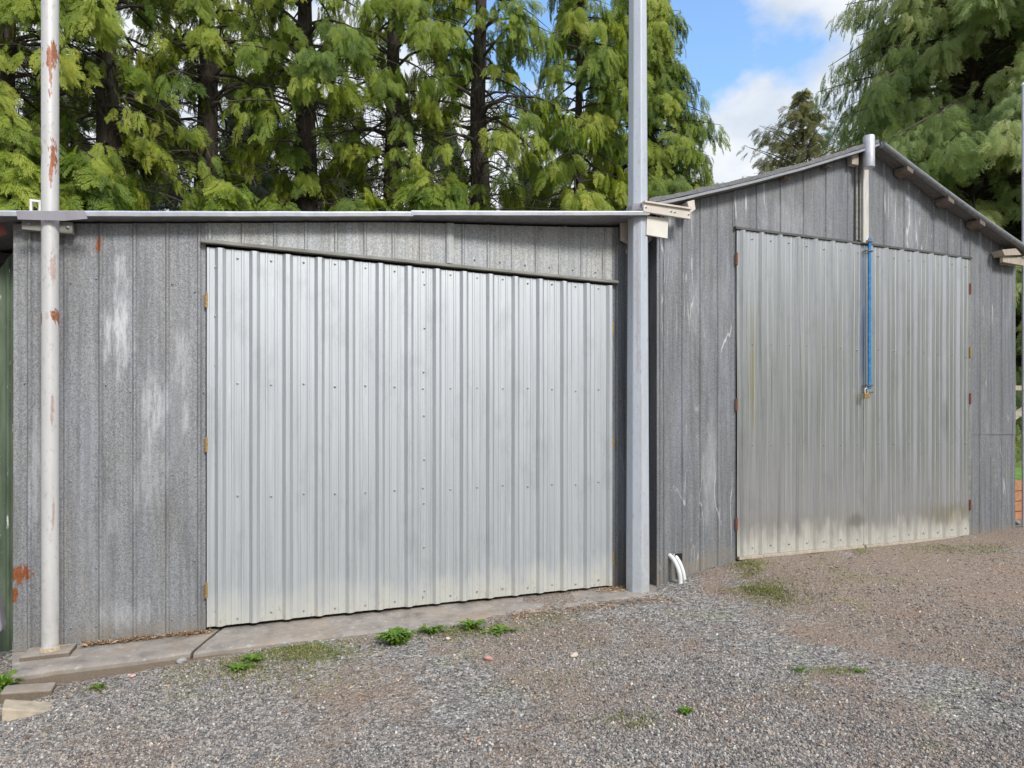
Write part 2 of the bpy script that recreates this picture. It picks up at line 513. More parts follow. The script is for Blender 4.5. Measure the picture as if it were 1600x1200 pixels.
def slab(x0, x1, yf0, yf1, ztop0, ztop1, seed, sk0=0.0, sk1=0.0):
    """one apron slab with a worn, rounded and wavering front edge"""
    n = max(4, int((x1 - x0) / 0.05))
    vs, fs = [], []
    prof = [(0.0, -0.30), (0.0, -0.10), (0.002, -0.028), (0.010, -0.010), (0.028, -0.002), (0.06, 0.0), (0.12, 0.001), (0.20, 0.001), (0.28, 0.001), (0.36, 0.001), (1.0, 0.0)]
    k = len(prof)
    for i in range(n + 1):
        t = i / n
        x = x0 + (x1 - x0) * t
        w_ = 0.018 * mnoise.noise(Vector((x * 2.5, seed, 0))) + 0.008 * mnoise.noise(Vector((x * 11, seed, 4)))
        yf = yf0 + (yf1 - yf0) * t + w_
        zt = ztop0 + (ztop1 - ztop0) * t
        for (dy, dz) in prof:
            yy = yf + dy if dy < 1.0 else YL + 0.45
            zz = zt + dz + (0.004 * mnoise.noise(Vector((x * 6, dy * 9, seed))) if dz > -0.2 else 0)
            jag = 0.012 * mnoise.noise(Vector((yy * 14, 2.0, 0))) if 0 in (i, n) or True else 0
            vs.append((x + (sk0 + (sk1 - sk0) * t) * (YL - yy) + jag, yy, zz))
    for i in range(n):
        for j in range(k - 1):
            a = i * k + j
            fs.append((a, a + k, a + k + 1, a + 1))
    fs.append(tuple(range(k))); fs.append(tuple(n * k + j for j in range(k - 1, -1, -1)))
    m = MB(); m.add(vs, fs)
    return m

ap = MB()
xc_w, xc_f = atx(345, YL), atx(300, 4.16)
SKC = (xc_f - xc_w) / (YL - 4.16)
for args in ((-1.362, xc_w - 0.009, 4.15, 4.155, -0.015, -0.005, 1.0, 0.30, SKC), (xc_w + 0.009, 2.02, 4.155, 4.13, -0.005, -0.004, 5.0, SKC, 0.0),
             (2.035, 3.015, 4.14, 4.26, -0.004, 0.004, 9.0, 0.0, -0.1)):
    s_ = slab(*args)
    ap.add(s_.v, s_.f)
apron = ap.build('concrete_pavement', M_conc, None, smooth=40)
tag(apron, 'cracked concrete strip along the foot of the low shed', 'pavement', kind='structure')

# ------------------------------------------------------------------ materials for the sheds
M_wallL = old_zinc('galvanised_wall', (0.155, 0.156, 0.158), (0.365, 0.367, 0.371),
                   [(-0.82, 1.98, 0.10, 0.36, 0.9), (-0.62, 1.45, 0.09, 0.32, 0.6), (-0.47, 1.75, 0.06, 0.30, 0.45), (-0.45, 1.35, 0.03, 0.16, 0.5),
                    (-0.65, 1.0, 0.12, 0.25, 0.30), (-0.86, 0.75, 0.06, 0.16, 0.25), (-1.25, 1.1, 0.05, 0.5, 0.35), (-0.8, 0.15, 0.2, 0.12, 0.3)],
                   squig=0.5, squig_mask=(-0.9, -1.15), floor_z=0.0,
                   rust=[(-0.925, 2.43, 0.022, 0.055), (-1.325, 0.44, 0.06, 0.055), (-1.35, 0.32, 0.025, 0.05)])
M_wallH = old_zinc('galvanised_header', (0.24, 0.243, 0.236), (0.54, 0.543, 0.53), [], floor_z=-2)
M_wallR = old_zinc('grey_galvanised_wall', (0.135, 0.138, 0.144), (0.285, 0.289, 0.298),
                   [(3.55, 1.0, 0.12, 0.5, 0.25), (3.42, 2.3, 0.08, 0.4, 0.3), (5.9, 3.2, 0.3, 0.3, 0.2), (4.4, 3.15, 0.3, 0.25, 0.2)],
                   squig=0.62, floor_z=FLOOR_R)
M_doorL = new_zinc('bright_zinc_door', (0.525, 0.545, 0.557), 0.50, 0.58, 0.0, 0.30, 0.75)
M_doorR = new_zinc('shiny_zinc_door', (0.615, 0.61, 0.615), 0.33, 0.80, FLOOR_R, 0.45, 0.85,
                   [(5.43, 1.15, 0.07, 0.75, (0.52, 0.53, 0.44), 0.5), (6.6, 0.42, 0.7, 0.16, (0.36, 0.30, 0.15), 0.42),
                    (5.2, 0.42, 0.16, 0.09, (0.10, 0.10, 0.09), 0.5), (5.32, 2.3, 0.05, 0.75, (0.10, 0.20, 0.42), 0.55),
                    (4.0, 1.75, 0.05, 0.75, (0.50, 0.44, 0.24), 0.6), (5.86, 2.27, 0.010, 0.16, (0.85, 0.85, 0.85), 0.8), (5.86, 1.95, 0.012, 0.09, (0.85, 0.85, 0.85), 0.6), (5.33, 1.02, 0.014, 0.10, (0.85, 0.85, 0.85), 0.6), (6.45, 1.35, 0.05, 0.25, (0.30, 0.30, 0.30), 0.4)])
M_screw = simple('screw_head', (0.34, 0.34, 0.34), 0.45, 0.6, 0.3, 60)
M_dark = simple('dark_timber', (0.055, 0.05, 0.045), 0.9, 0, 0.3, 12, 0.2, (1, 1, 0.2))
M_trim = simple('weathered_trim', (0.24, 0.235, 0.205), 0.7, 0.2, 0.35, 25, 0.2, (0.2, 1, 1))
M_drip = simple('pale_flashing', (0.56, 0.57, 0.60), 0.38, 0.7, 0.15, 12)
M_lead = simple('violet_grey_flashing', (0.27, 0.25, 0.275), 0.55, 0.35, 0.15, 9)
M_roof = simple('roofing_felt', (0.16, 0.155, 0.155), 0.9, 0, 0.3, 40, 0.4)
M_roofm = simple('roof_sheet', (0.30, 0.30, 0.31), 0.5, 0.5, 0.25, 18)
M_wood = simple('weathered_wood', (0.40, 0.34, 0.27), 0.85, 0, 0.25, 14, 0.3, (6, 6, 0.6))
M_woodd = simple('brown_wood_end', (0.17, 0.135, 0.105), 0.85, 0, 0.35, 30, 0.3)
M_beige = simple('beige_board', (0.60, 0.535, 0.46), 0.7, 0, 0.12, 9, 0.1)
M_brass = simple('brass_hinge', (0.40, 0.26, 0.09), 0.5, 0.6, 0.5, 90)
M_rusth = simple('rusty_hinge', (0.22, 0.085, 0.045), 0.75, 0.2, 0.5, 90)
M_post = simple('whitewashed_batten', (0.55, 0.52, 0.47), 0.8, 0, 0.15, 14, 0.2, (5, 5, 0.5))
M_pipe = simple('vent_pipe_zinc', (0.50, 0.50, 0.53), 0.5, 0.35, 0.12, 22)
M_blue = simple('blue_paint', (0.02, 0.18, 0.42), 0.45, 0.0, 0.45, 30)
M_white = simple('white_plastic', (0.72, 0.715, 0.69), 0.45, 0, 0.10, 16)

# ------------------------------------------------------------------ corrugated sheets
def profile_door(x0, x1, first, pitch, major=0.021, minor=0.0028):
    pts = [(x0, 0.0)]
    k0 = int(math.floor((x0 - first) / pitch)) - 1
    k = k0
    while True:
        c = first + k * pitch
        if c > x1 + pitch: break
        for (dx, h) in ((-0.034, 0), (-0.013, major), (0.013, major), (0.034, 0)):
            pts.append((c + dx, -h))
        for f in (0.355, 0.645):
            m = c + pitch * f
            for (dx, h) in ((-0.010, 0), (-0.006, minor), (0.006, minor), (0.010, 0)):
                pts.append((m + dx, -h))
        k += 1
    pts = [p for p in pts if x0 <= p[0] <= x1]
    pts.append((x1, 0.0))
    return pts

def profile_wall(x0, x1, first, pitch, h=0.009):
    pts = [(x0, 0.0)]
    k = int(math.floor((x0 - first) / pitch)) - 1
    while True:
        c = first + k * pitch
        if c > x1 + pitch: break
        for (dx, hh) in ((-0.014, 0), (-0.005, h), (0.005, h), (0.014, 0)):
            pts.append((c + dx, -hh))
        for f in (0.42, 0.58):
            m = c + pitch * f
            for (dx, hh) in ((-0.008, 0), (0.0, 0.0016), (0.008, 0)):
                pts.append((m + dx, -hh))
        k += 1
    pts = [p for p in pts if x0 + 0.002 <= p[0] <= x1 - 0.002 or p[0] == x0]
    pts.append((x1, 0.0))
    return pts

def sheet(mb, prof, y, zb, zt, nz=14, wav=0.004, seed=0.0, mat=0, thick=0.0012):
    """corrugated sheet with a front and a back skin; zb, zt are functions of x"""
    n = len(prof)
    vs, fs = [], []
    for side in (0, 1):
        for j in range(nz + 1):
            t = j / nz
            for (x, dy) in prof:
                z = zb(x) * (1 - t) + zt(x) * t
                wv = wav * mnoise.noise(Vector((x * 1.7 + seed, z * 0.9, seed))) + wav * 0.16 * mnoise.noise(Vector((x * 5 + seed, z * 2.5, seed)))
                vs.append((x, y + dy + wv + side * thick, z))
    o = n * (nz + 1)
    for j in range(nz):
        for i in range(n - 1):
            a = j * n + i
            fs.append((a, a + 1, a + 1 + n, a + n))
            fs.append((o + a, o + a + n, o + a + 1 + n, o + a + 1))
    for i in range(n - 1):
        fs.append((i, o + i, o + i + 1, i + 1))
        a = nz * n + i
        fs.append((a, a + 1, o + a + 1, o + a))
    for j in range(nz):
        a = j * n
        fs.append((a, a + n, o + a + n, o + a))
        b = a + n - 1
        fs.append((b, o + b, o + b + n, b + n))
    mb.add(vs, fs, mat)

# ------------------------------------------------------------------ the low shed
EAVE_Y = 4.42
def eave_dz(x): return -0.40 * (4.45 - eave_y(x))
def eave_y(x): return 4.45 - 0.155 * sstep(0.6, 2.84, x)   # the drip edge swings out round the octagonal post
def eaveL(x):                       # front edge of the single-pitch roof
    return 2.566 + 0.124 * (x + 0.945) - 0.012 * math.sin((x + 0.9) / 3.8 * math.pi) * 0.6
DLX0, DLX1 = -0.33, 2.665
def dtopL(x): return 2.498 - 0.014 * (x - DLX0) / 3.0
DEPTH = 6.0

lshed = thing('metal_shed', 'low grey corrugated metal shed with single-pitch roof and pale double doors', 'shed', ((XLL + XJ) / 2, YL, 0))
wl = MB()
wt = lambda x: eaveL(x) + eave_dz(x) - 0.012
sheet(wl, profile_wall(XLL, DLX0 - 0.004, -1.095, 0.181), YL, lambda x: -0.012 + 0.012 * (x - XLL) / 1.0 * 0, wt, 18, 0.006, 1.3)
for z in (2.2, 1.55, 1.0, 0.45, 0.1):
    for k in range(6):
        x = -1.275 + k * 0.181
        wl.screw(x + 0.05 * ((k * 7 + int(z * 10)) % 3 - 1) * 0.5, YL - 0.004, z + 0.02 * math.sin(k * 3 + z), 0.0042, 1)
wl.build('front_wall', [M_wallL, M_screw], lshed, smooth=25)
wh = MB()
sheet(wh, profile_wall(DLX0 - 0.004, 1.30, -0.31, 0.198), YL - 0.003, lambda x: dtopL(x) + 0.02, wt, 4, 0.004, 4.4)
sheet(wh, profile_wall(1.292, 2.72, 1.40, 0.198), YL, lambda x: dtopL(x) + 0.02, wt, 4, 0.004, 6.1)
for k in range(14):
    x = -0.22 + k * 0.205
    wh.screw(x, YL - 0.006, eaveL(x) - 0.06 - 0.02 * (k % 2), 0.006, 1)
    if k > 4: wh.screw(x + 0.07, YL - 0.006, dtopL(x) + 0.075, 0.005, 1)
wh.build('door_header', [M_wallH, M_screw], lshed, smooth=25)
we = MB()
sheet(we, profile_wall(DLX1 + 0.004, XJ + 0.05, 2.71, 0.10, 0.016), YL, lambda x: -0.0, lambda x: wt(min(x, XJ)), 14, 0.003, 8.2)
we.build('end_wall_strip', [M_wallR], lshed, smooth=25)
# side and back walls (unseen from here, they close the building)
sw = MB()
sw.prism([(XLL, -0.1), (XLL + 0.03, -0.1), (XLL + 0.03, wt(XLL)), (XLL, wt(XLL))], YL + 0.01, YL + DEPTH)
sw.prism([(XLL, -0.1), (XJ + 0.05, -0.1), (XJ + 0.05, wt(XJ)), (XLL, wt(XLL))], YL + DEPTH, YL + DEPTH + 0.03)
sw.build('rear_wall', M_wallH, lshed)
# door opening frame and dark inside edge
fr = MB()
fr.box(DLX0 - 0.05, DLX0 + 0.035, YL + 0.03, YL + 0.11, 0.0, 2.49)
fr.box(DLX1 - 0.035, DLX1 + 0.05, YL + 0.03, YL + 0.11, 0.0, 2.49)
fr.box(DLX0 + 0.035, DLX1 - 0.035, YL + 0.032, YL + 0.11, 2.38, 2.49)
fr.build('door_frame', M_dark, lshed)

def leaf_screws(mb, xs, zs, y):
    for z in zs:
        for x in xs:
            mb.screw(x, y, z + random.uniform(-.012, .012), 0.0062, 1)

SEAML = -0.04 + 0.206 * 6 - 0.045
def leafL(x0, x1, first, hinge_x, cols, seed):
    d = MB()
    sheet(d, profile_door(x0, x1, first, 0.206), YL - 0.014, lambda x: 0.022, lambda x: dtopL(x) - 0.028, 20, 0.006, seed)
    xs = [first + 0.103 + 0.206 * k for k in range(-1, 16)]
    xs = [x for x in xs if x0 + 0.03 < x < x1 - 0.03]
    leaf_screws(d, xs, (1.60, 0.86), YL - 0.0155)
    leaf_screws(d, xs, (2.425, 0.07), YL - 0.0155)
    for cx in cols:
        for k in range(8):
            d.screw(cx + random.uniform(-.006, .006), YL - 0.0155, 0.12 + k * 0.318, 0.0062, 1)
    lf = d.build('door_leaf', [M_doorL, M_screw], lshed, smooth=25)
    b = MB()
    b.box(x0 + 0.01, x0 + 0.10, YL - 0.006, YL + 0.03, 0.03, 2.40)
    b.box(x1 - 0.10, x1 - 0.01, YL - 0.006, YL + 0.03, 0.03, 2.40)
    for z in (0.03, 0.82, 1.56, 2.31):
        b.box(x0 + 0.10, x1 - 0.10, YL - 0.005, YL + 0.03, z, z + 0.09)
    b.build('leaf_frame', M_dark, lf)
    for z in (2.13, 1.20, 0.26):
        h = MB()
        zz = z if hinge_x < 1 else z - 0.02
        h.box(hinge_x - 0.009, hinge_x + 0.009, YL - 0.021, YL - 0.016, zz - 0.045, zz + 0.045)
        h.tube([(hinge_x, YL - 0.021, zz - 0.05), (hinge_x, YL - 0.021, zz + 0.05)], 0.007, 8)
        h.build('hinge', M_brass, lf, smooth=40)
    return lf
leafL(DLX0 + 0.003, SEAML - 0.0008, -0.04, DLX0 + 0.0, (DLX0 + 0.06, SEAML - 0.05), 11.0)
leafL(SEAML + 0.0008, DLX1 - 0.003, -0.04 + 0.206 * 6, DLX1, (SEAML + 0.045, DLX1 - 0.04), 11.0)
tr = MB()
tr.hexa([(DLX0 - 0.03, YL - 0.045, dtopL(DLX0) - 0.008), (DLX1 + 0.045, YL - 0.045, dtopL(DLX1) - 0.008), (DLX1 + 0.045, YL - 0.002, dtopL(DLX1) - 0.008), (DLX0 - 0.03, YL - 0.002, dtopL(DLX0) - 0.008),
         (DLX0 - 0.03, YL - 0.045, dtopL(DLX0) + 0.012), (DLX1 + 0.045, YL - 0.045, dtopL(DLX1) + 0.012), (DLX1 + 0.045, YL - 0.002, dtopL(DLX1) + 0.026), (DLX0 - 0.03, YL - 0.002, dtopL(DLX0) + 0.026)])
tr.build('door_top_trim', M_trim, lshed, bevel=0.004)
ct = MB()
ct.prism([(1.268, 2.515), (1.322, 2.515), (1.322, wt(1.322)), (1.268, wt(1.268))], YL - 0.021, YL - 0.018)
ct.prism([(1.278, 2.515), (1.288, 2.515), (1.288, wt(1.288)), (1.278, wt(1.278))], YL - 0.026, YL - 0.021)
ct.build('joint_strip', simple('dull_strip', (0.36, 0.365, 0.36), 0.6, 0.35, 0.25, 30), lshed)
# roof: corrugated sheet in two lengths, drip edge, flashing round the pipe post
rf = MB()
def roofq(x0, x1, lift, y0):
    n = 16
    vs = []
    for i in range(n + 1):
        x = x0 + (x1 - x0) * i / n
        z = eaveL(x) + lift
        y0 = eave_y(x) + 0.011
        z0_ = z + eave_dz(x)
        vs += [(x, y0, z0_), (x, YL + DEPTH + 0.2, z + 0.06), (x, YL + DEPTH + 0.2, z + 0.085), (x, y0, z0_ + 0.025)]
    fs = [(0, 1, 2, 3), tuple(n * 4 + k for k in (3, 2, 1, 0))]
    for i in range(n):
        for k in range(4):
            a = i * 4 + k; b = i * 4 + (k + 1) % 4
            fs.append((a, a + 4, b + 4, b))
    rf.add(vs, fs)
roofq(XLL - 0.45, 0.99, 0.0, EAVE_Y + 0.012)
roofq(0.985, 2.84, 0.006, EAVE_Y + 0.010)
roof_l = rf.build('roof', M_roofm, lshed)
def drip(x0, x1, lift, y):
    m = MB()
    n = 20
    vs, fs = [], []
    prof = [(0.05, 0.031), (0.0, 0.029), (-0.004, 0.020), (-0.001, -0.002), (0.006, -0.004), (0.006, 0.02)]
    k = len(prof)
    for i in range(n + 1):
        x = x0 + (x1 - x0) * i / n
        for (dy, dz) in prof:
            vs.append((x, eave_y(x) + y + dy, eaveL(x) + eave_dz(x) + lift + dz + 0.002 * mnoise.noise(Vector((x * 4, 0, 0)))))
    for i in range(n):
        for j in range(k):
            a = i * k + j; b = i * k + (j + 1) % k
            fs.append((a, b, b + k, a + k))
    fs.append(tuple(range(k))); fs.append(tuple(n * k + j for j in range(k - 1, -1, -1)))
    m.add(vs, fs)
    m.build('drip_edge', M_drip, roof_l, smooth=30)
drip(XLL - 0.45, 0.995, 0.0, 0.0)
drip(0.980, 2.845, 0.007, -0.003)
a0 = at(25, 330, 4.388); a1 = at(133, 330, 4.388); a2 = at(137, 342, 4.388); a3 = at(100, 345, 4.388); a4 = at(28, 343, 4.388)
fl = MB()
fl.prism([(a4.x, a4.z), (a3.x, a3.z), (a2.x, a2.z), (a1.x, a1.z), (a0.x, a0.z)], 4.385, 4.389)
fl.build('flashing', M_lead, roof_l)
bk = MB()
p0, p1 = at(49, 329, 4.50), at(63, 329, 4.50)
for (x, zz) in ((p0.x, 0.10), (p1.x, 0.095)):
    bk.box(x - 0.006, x + 0.006, 4.49, 4.51, eaveL(x) + 0.02, eaveL(x) + zz)
bk.box(p0.x - 0.006, p1.x + 0.006, 4.489, 4.511, eaveL(p0.x) + 0.095, eaveL(p0.x) + 0.108)
bk.build('roof_bracket', M_white, roof_l)
# timber packing behind the pipe post, pale boards by the octagonal post
wb = MB()
b0, b1 = at(36, 346, 4.53), at(115, 346, 4.53)
wb.box(b0.x, b1.x, 4.505, YL - 0.016, 2.462, 2.532)
for px in (45, 106):
    q_ = at(px, 352, 4.505); wb.screw(q_.x, 4.504, 2.497, 0.010, 1)
wb.build('support_block', [M_trim, M_screw], lshed, bevel=0.004)

# ------------------------------------------------------------------ the gabled shed
rshed = thing('metal_shed', 'taller grey gabled metal shed with shiny double doors and blue lock bar', 'shed', ((XJ + XRR) / 2, YR, FLOOR_R))
DRX0, DRX1 = at(1149, 600, YR).x, at(1513, 600, YR).x
SEAMR = at(1347, 600, YR).x
def dtopR(x): return 3.03 + 0.028 * math.sin((x - DRX0) / (DRX1 - DRX0) * 1.6)
def gableR(x):
    if x <= APEX_X:
        t = (APEX_X - x) / (APEX_X - 2.88)
        return APEX_Z - 0.89 * t - 0.035 * math.sin(math.pi * min(1, t))
    t = (x - APEX_X) / (7.62 - APEX_X)
    return APEX_Z - 0.80 * t - 0.02 * math.sin(math.pi * min(1, t))
wtop = lambda x: gableR(x) - 0.004
wr = MB()
sheet(wr, profile_wall(XJ + 0.03, DRX0 - 0.003, 3.28, 0.182), YR, lambda x: -0.05, wtop, 18, 0.005, 21.0)
wr.build('front_wall', [M_wallR, M_screw], rshed, smooth=25)
wr = MB()
sheet(wr, profile_wall(DRX1 + 0.012, XRR, 7.2, 0.176), YR, lambda x: 1.225, wtop, 12, 0.005, 23.0)
sheet(wr, profile_wall(DRX1 + 0.012, XRR + 0.004, 7.2, 0.176), YR + 0.004, lambda x: 0.10, lambda x: 1.235, 8, 0.005, 25.0)
wr.build('front_wall', [M_wallR, M_screw], rshed, smooth=25)
wg = MB()
sheet(wg, profile_wall(DRX0 - 0.03, 5.30, 4.33, 0.27, 0.010), YR - 0.004, lambda x: dtopR(x) + 0.01, wtop, 5, 0.007, 31.0)
sheet(wg, profile_wall(5.36, 6.12, 5.62, 0.27, 0.010), YR - 0.006, lambda x: dtopR(x) + 0.01, wtop, 5, 0.007, 33.0)
sheet(wg, profile_wall(6.115, DRX1 + 0.012, 6.32, 0.20, 0.010), YR - 0.001, lambda x: dtopR(x) + 0.01, wtop, 5, 0.007, 35.0)
wg.build('gable_cladding', [M_wallR, M_screw], rshed, smooth=25)
# corner trim against the low shed: folded angle plus the dark return wall
cn = MB()
cn.box(XJ - 0.004, XJ + 0.034, YR - 0.014, YR - 0.002, -0.05, 3.02)
cn.tube([(XJ + 0.03, YR - 0.012, -0.05), (XJ + 0.03, YR - 0.012, 3.05)], 0.010, 8)
cn.build('corner_trim', M_wallR, rshed, smooth=40)
sd_ = MB()
sd_.box(XJ, XJ + 0.02, YR - 0.002, YR + 7.0, -0.1, wtop(XJ) - 0.02)
sd_.box(XRR - 0.03, XRR - 0.004, YR + 0.012, YR + 7.0, -0.1, wtop(XRR) - 0.02)
sd_.prism([(XJ, -0.1), (XRR, -0.1), (XRR, wtop(XRR)), (APEX_X, wtop(APEX_X)), (XJ, wtop(XJ))], YR + 7.0, YR + 7.03)
sd_.build('side_wall', M_wallR, rshed)
fr = MB()
fr.box(DRX0 - 0.05, DRX0 + 0.03, YR + 0.03, YR + 0.11, FLOOR_R, 3.03)
fr.box(DRX1 - 0.03, DRX1 + 0.05, YR + 0.03, YR + 0.11, FLOOR_R, 3.05)
fr.box(DRX0 + 0.03, DRX1 - 0.03, YR + 0.032, YR + 0.11, 2.93, 3.04)
fr.build('door_frame', M_dark, rshed)

def leafR(x0, x1, first, hinge_x, hz, seed):
    d = MB()
    sheet(d, profile_door(x0, x1, first, 0.208), YR - 0.014, lambda x: FLOOR_R + 0.018, lambda x: dtopR(x) - 0.016, 20, 0.007, seed)
    xs = [first + 0.104 + 0.208 * k for k in range(-2, 18)]
    xs = [x for x in xs if x0 + 0.03 < x < x1 - 0.03]
    leaf_screws(d, xs, (2.04, 1.15), YR - 0.0155)
    leaf_screws(d, xs, (2.96, FLOOR_R + 0.08), YR - 0.0155)
    lf = d.build('door_leaf', [M_doorR, M_screw], rshed, smooth=25)
    b = MB()
    b.box(x0 + 0.01, x0 + 0.10, YR - 0.006, YR + 0.03, 0.22, 2.98)
    b.box(x1 - 0.10, x1 - 0.01, YR - 0.006, YR + 0.03, 0.22, 2.98)
    for z in (0.22, 1.10, 2.0, 2.89):
        b.box(x0 + 0.10, x1 - 0.10, YR - 0.005, YR + 0.03, z, z + 0.09)
    b.build('leaf_frame', M_dark, lf)
    bt = MB()
    bt.box(x0 + 0.01, x1 - 0.005, YR - 0.035, YR + 0.03, FLOOR_R - 0.012, FLOOR_R + 0.016)
    bt.build('bottom_batten', M_wood, lf, bevel=0.004)
    for (z, mat_) in hz:
        h = MB()
        h.box(hinge_x - 0.012, hinge_x + 0.012, YR - 0.021, YR - 0.016, z - 0.05, z + 0.05)
        h.tube([(hinge_x, YR - 0.021, z - 0.055), (hinge_x, YR - 0.021, z + 0.055)], 0.008, 8)
        h.build('hinge', mat_, lf, smooth=40)
    return lf
fR = at(1217, 600, YR).x
leafR(DRX0 + 0.004, SEAMR - 0.002, fR, DRX0 - 0.002, ((2.76, M_rusth), (1.5, M_rusth), (0.47, M_rusth)), 41.0)
leaf2 = leafR(SEAMR + 0.002, DRX1 - 0.008, at(1352, 600, YR).x + 0.05, DRX1 + 0.004,
              ((2.74, M_rusth), (2.08, M_brass), (1.60, M_rusth), (0.50, M_rusth)), 47.0)
tr = MB()
n = 14
for i in range(n):
    xa = DRX0 - 0.02 + (DRX1 - DRX0 + 0.04) * i / n; xb = DRX0 - 0.02 + (DRX1 - DRX0 + 0.04) * (i + 1) / n
    za, zb = dtopR(xa), dtopR(xb)
    tr.hexa([(xa, YR - 0.030, za - 0.012), (xb, YR - 0.030, zb - 0.012), (xb, YR - 0.008, zb - 0.012), (xa, YR - 0.008, za - 0.012),
             (xa, YR - 0.030, za + 0.006), (xb, YR - 0.030, zb + 0.006), (xb, YR - 0.008, zb + 0.016), (xa, YR - 0.008, za + 0.016)])
tr.build('door_top_trim', simple('dark_trim', (0.10, 0.10, 0.095), 0.7, 0.2, 0.3, 25), rshed)
jt = MB()
jt.box(DRX1 - 0.004, DRX1 + 0.014, YR - 0.012, YR - 0.003, FLOOR_R, dtopR(DRX1))
jt.build('jamb_strip', M_trim, rshed)

# blue lock bar with its staples and guides
BX = at(1351, 500, YR).x - 0.005
lb = MB()
zt_, zb_ = at(1351, 376, YR - 0.06).z, at(1351, 607, YR - 0.06).z
lb.box(BX - 0.016, BX + 0.016, YR - 0.064, YR - 0.048, zb_, zt_ + 0.03)
lb.tube([(BX + 0.016, YR - 0.056, zb_), (BX + 0.016, YR - 0.056, zt_ + 0.03)], 0.006, 8)
lock_bar = lb.build('lock_bar', M_blue, leaf2, bevel=0.003)
M_steel = simple('dull_steel', (0.20, 0.20, 0.20), 0.5, 0.7, 0.3, 40)
for z in (zt_, zt_ - 0.09, zb_ + 0.03, zb_ - 0.035):
    st_ = MB()
    st_.box(BX - 0.042, BX + 0.034, YR - 0.072, YR - 0.066, z - 0.006, z + 0.006)
    st_.box(BX - 0.042, BX - 0.034, YR - 0.066, YR - 0.012, z - 0.006, z + 0.006)
    st_.box(BX + 0.026, BX + 0.034, YR - 0.066, YR - 0.012, z - 0.006, z + 0.006)
    st_.build('staple', M_steel, leaf2)
# the padlock hangs from the lowest staple
pk = at(1354, 617, YR - 0.08)
padlock = thing('padlock', 'small brass padlock hanging below the blue bar on the shiny doors', 'padlock', (pk.x, YR - 0.078, pk.z - 0.03))
pb = MB()
pb.box(pk.x - 0.028, pk.x + 0.028, YR - 0.090, YR - 0.066, pk.z - 0.032, pk.z + 0.018)
pb.build('lock_body', M_brass, padlock, bevel=0.004)
arc = [(pk.x - 0.017, YR - 0.078, pk.z + 0.012), (pk.x - 0.017, YR - 0.078, pk.z + 0.045)]
arc += [(pk.x - 0.017 * math.cos(a), YR - 0.078, pk.z + 0.045 + 0.019 * math.sin(a)) for a in np.linspace(0.3, math.pi - 0.3, 6)]
arc += [(pk.x + 0.017, YR - 0.078, pk.z + 0.045), (pk.x + 0.017, YR - 0.078, pk.z + 0.012)]
sk = MB(); sk.tube(arc, 0.0055, 8)
sk.build('shackle', simple('bright_steel', (0.6, 0.6, 0.6), 0.25, 0.9, 0.1, 40), padlock, smooth=40)

# batten with the round pipe on top of the gable
bx = at(1352.5, 300, YR - 0.05)
vt = MB()
z0, z1 = at(1352, 380, YR - 0.04).z, at(1352, 240, YR - 0.04).z
vt.box(bx.x - 0.033, bx.x + 0.036, YR - 0.055, YR - 0.012, z0, z1)
vt.build('gable_batten', M_post, rshed, bevel=0.003)
gt = MB()
for px, w_ in ((1335, 0.012), (1341, 0.016)):
    q_ = at(px, 300, YR)
    gt.box(q_.x - w_, q_.x + w_, YR - 0.024 - w_ * 0.5, YR - 0.010, dtopR(q_.x) + 0.02, gableR(q_.x) - 0.03)
gt.build('gable_joint_strip', M_trim, rshed, bevel=0.002)
vp = MB()
cz0, cz1 = at(1357, 262, YR - 0.13).z, at(1357, 213, YR - 0.13).z
cx = at(1357.5, 240, YR - 0.13).x
vp.tube([(cx, YR - 0.13, cz0), (cx, YR - 0.13, cz0 + 0.01), (cx, YR - 0.13, cz1 - 0.005), (cx, YR - 0.13, cz1)], [0.048, 0.050, 0.050, 0.047], 32)
vp.build('round_pipe', M_pipe, rshed, smooth=40)

# roof slopes with overhang; felt on top, pale torn edge in front
OV = 0.13
def slope(name, xs, mat_top, mat_edge, t=0.03, y0=YR - OV):
    m = MB()
    vs, fs, ms = [], [], []
    for x in xs:
        z = gableR(x)
        wob = 0.008 * mnoise.noise(Vector((x * 3, 1, 0)))
        vs += [(x, y0 + wob, z + wob), (x, YR + 7.2, z), (x, YR + 7.2, z + t), (x, y0 + wob - 0.003, z + t + wob)]
    n = len(xs)
    m.v = vs
    def f(q, mat): m.f.append(q); m.m.append(mat)
    f((0, 1, 2, 3), 0); f(tuple((n - 1) * 4 + k for k in (3, 2, 1, 0)), 0)
    for i in range(n - 1):
        for k in range(4):
            a = i * 4 + k; b = i * 4 + (k + 1) % 4
            f((a, a + 4, b + 4, b), 1 if k == 3 else 0)
    return m.build(name, [mat_top, mat_edge], rshed)
xsl = list(np.linspace(2.86, APEX_X - 0.01, 24))
xsr = list(np.linspace(APEX_X + 0.01, 7.64, 22))
r1 = slope('roof_slope', xsl, M_roof, M_drip, 0.022)
r2 = slope('roof_slope', xsr, M_roof, M_roofm, 0.035)
fe = MB()   # ragged felt lying over the left verge
vs, fs = [], []
for i, x in enumerate(np.linspace(2.87, APEX_X - 0.02, 50)):
    z = gableR(x) + 0.024
    r_ = 0.010 * mnoise.noise(Vector((x * 7, 3, 1)))
    vs += [(x, YR - OV - 0.002 + r_, z + 0.003 + 0.5 * abs(r_)), (x, YR + 0.6, z + 0.003), (x, YR + 0.6, z + 0.022), (x, YR - OV + 0.002 + r_, z + 0.040 + 1.6 * r_)]
for i in range(49):
    for k in range(4):
        a = i * 4 + k; b = i * 4 + (k + 1) % 4
        fs.append((a, a + 4, b + 4, b))
fs += [(0, 1, 2, 3), tuple(49 * 4 + k for k in (3, 2, 1, 0))]
fe.add(vs, fs)
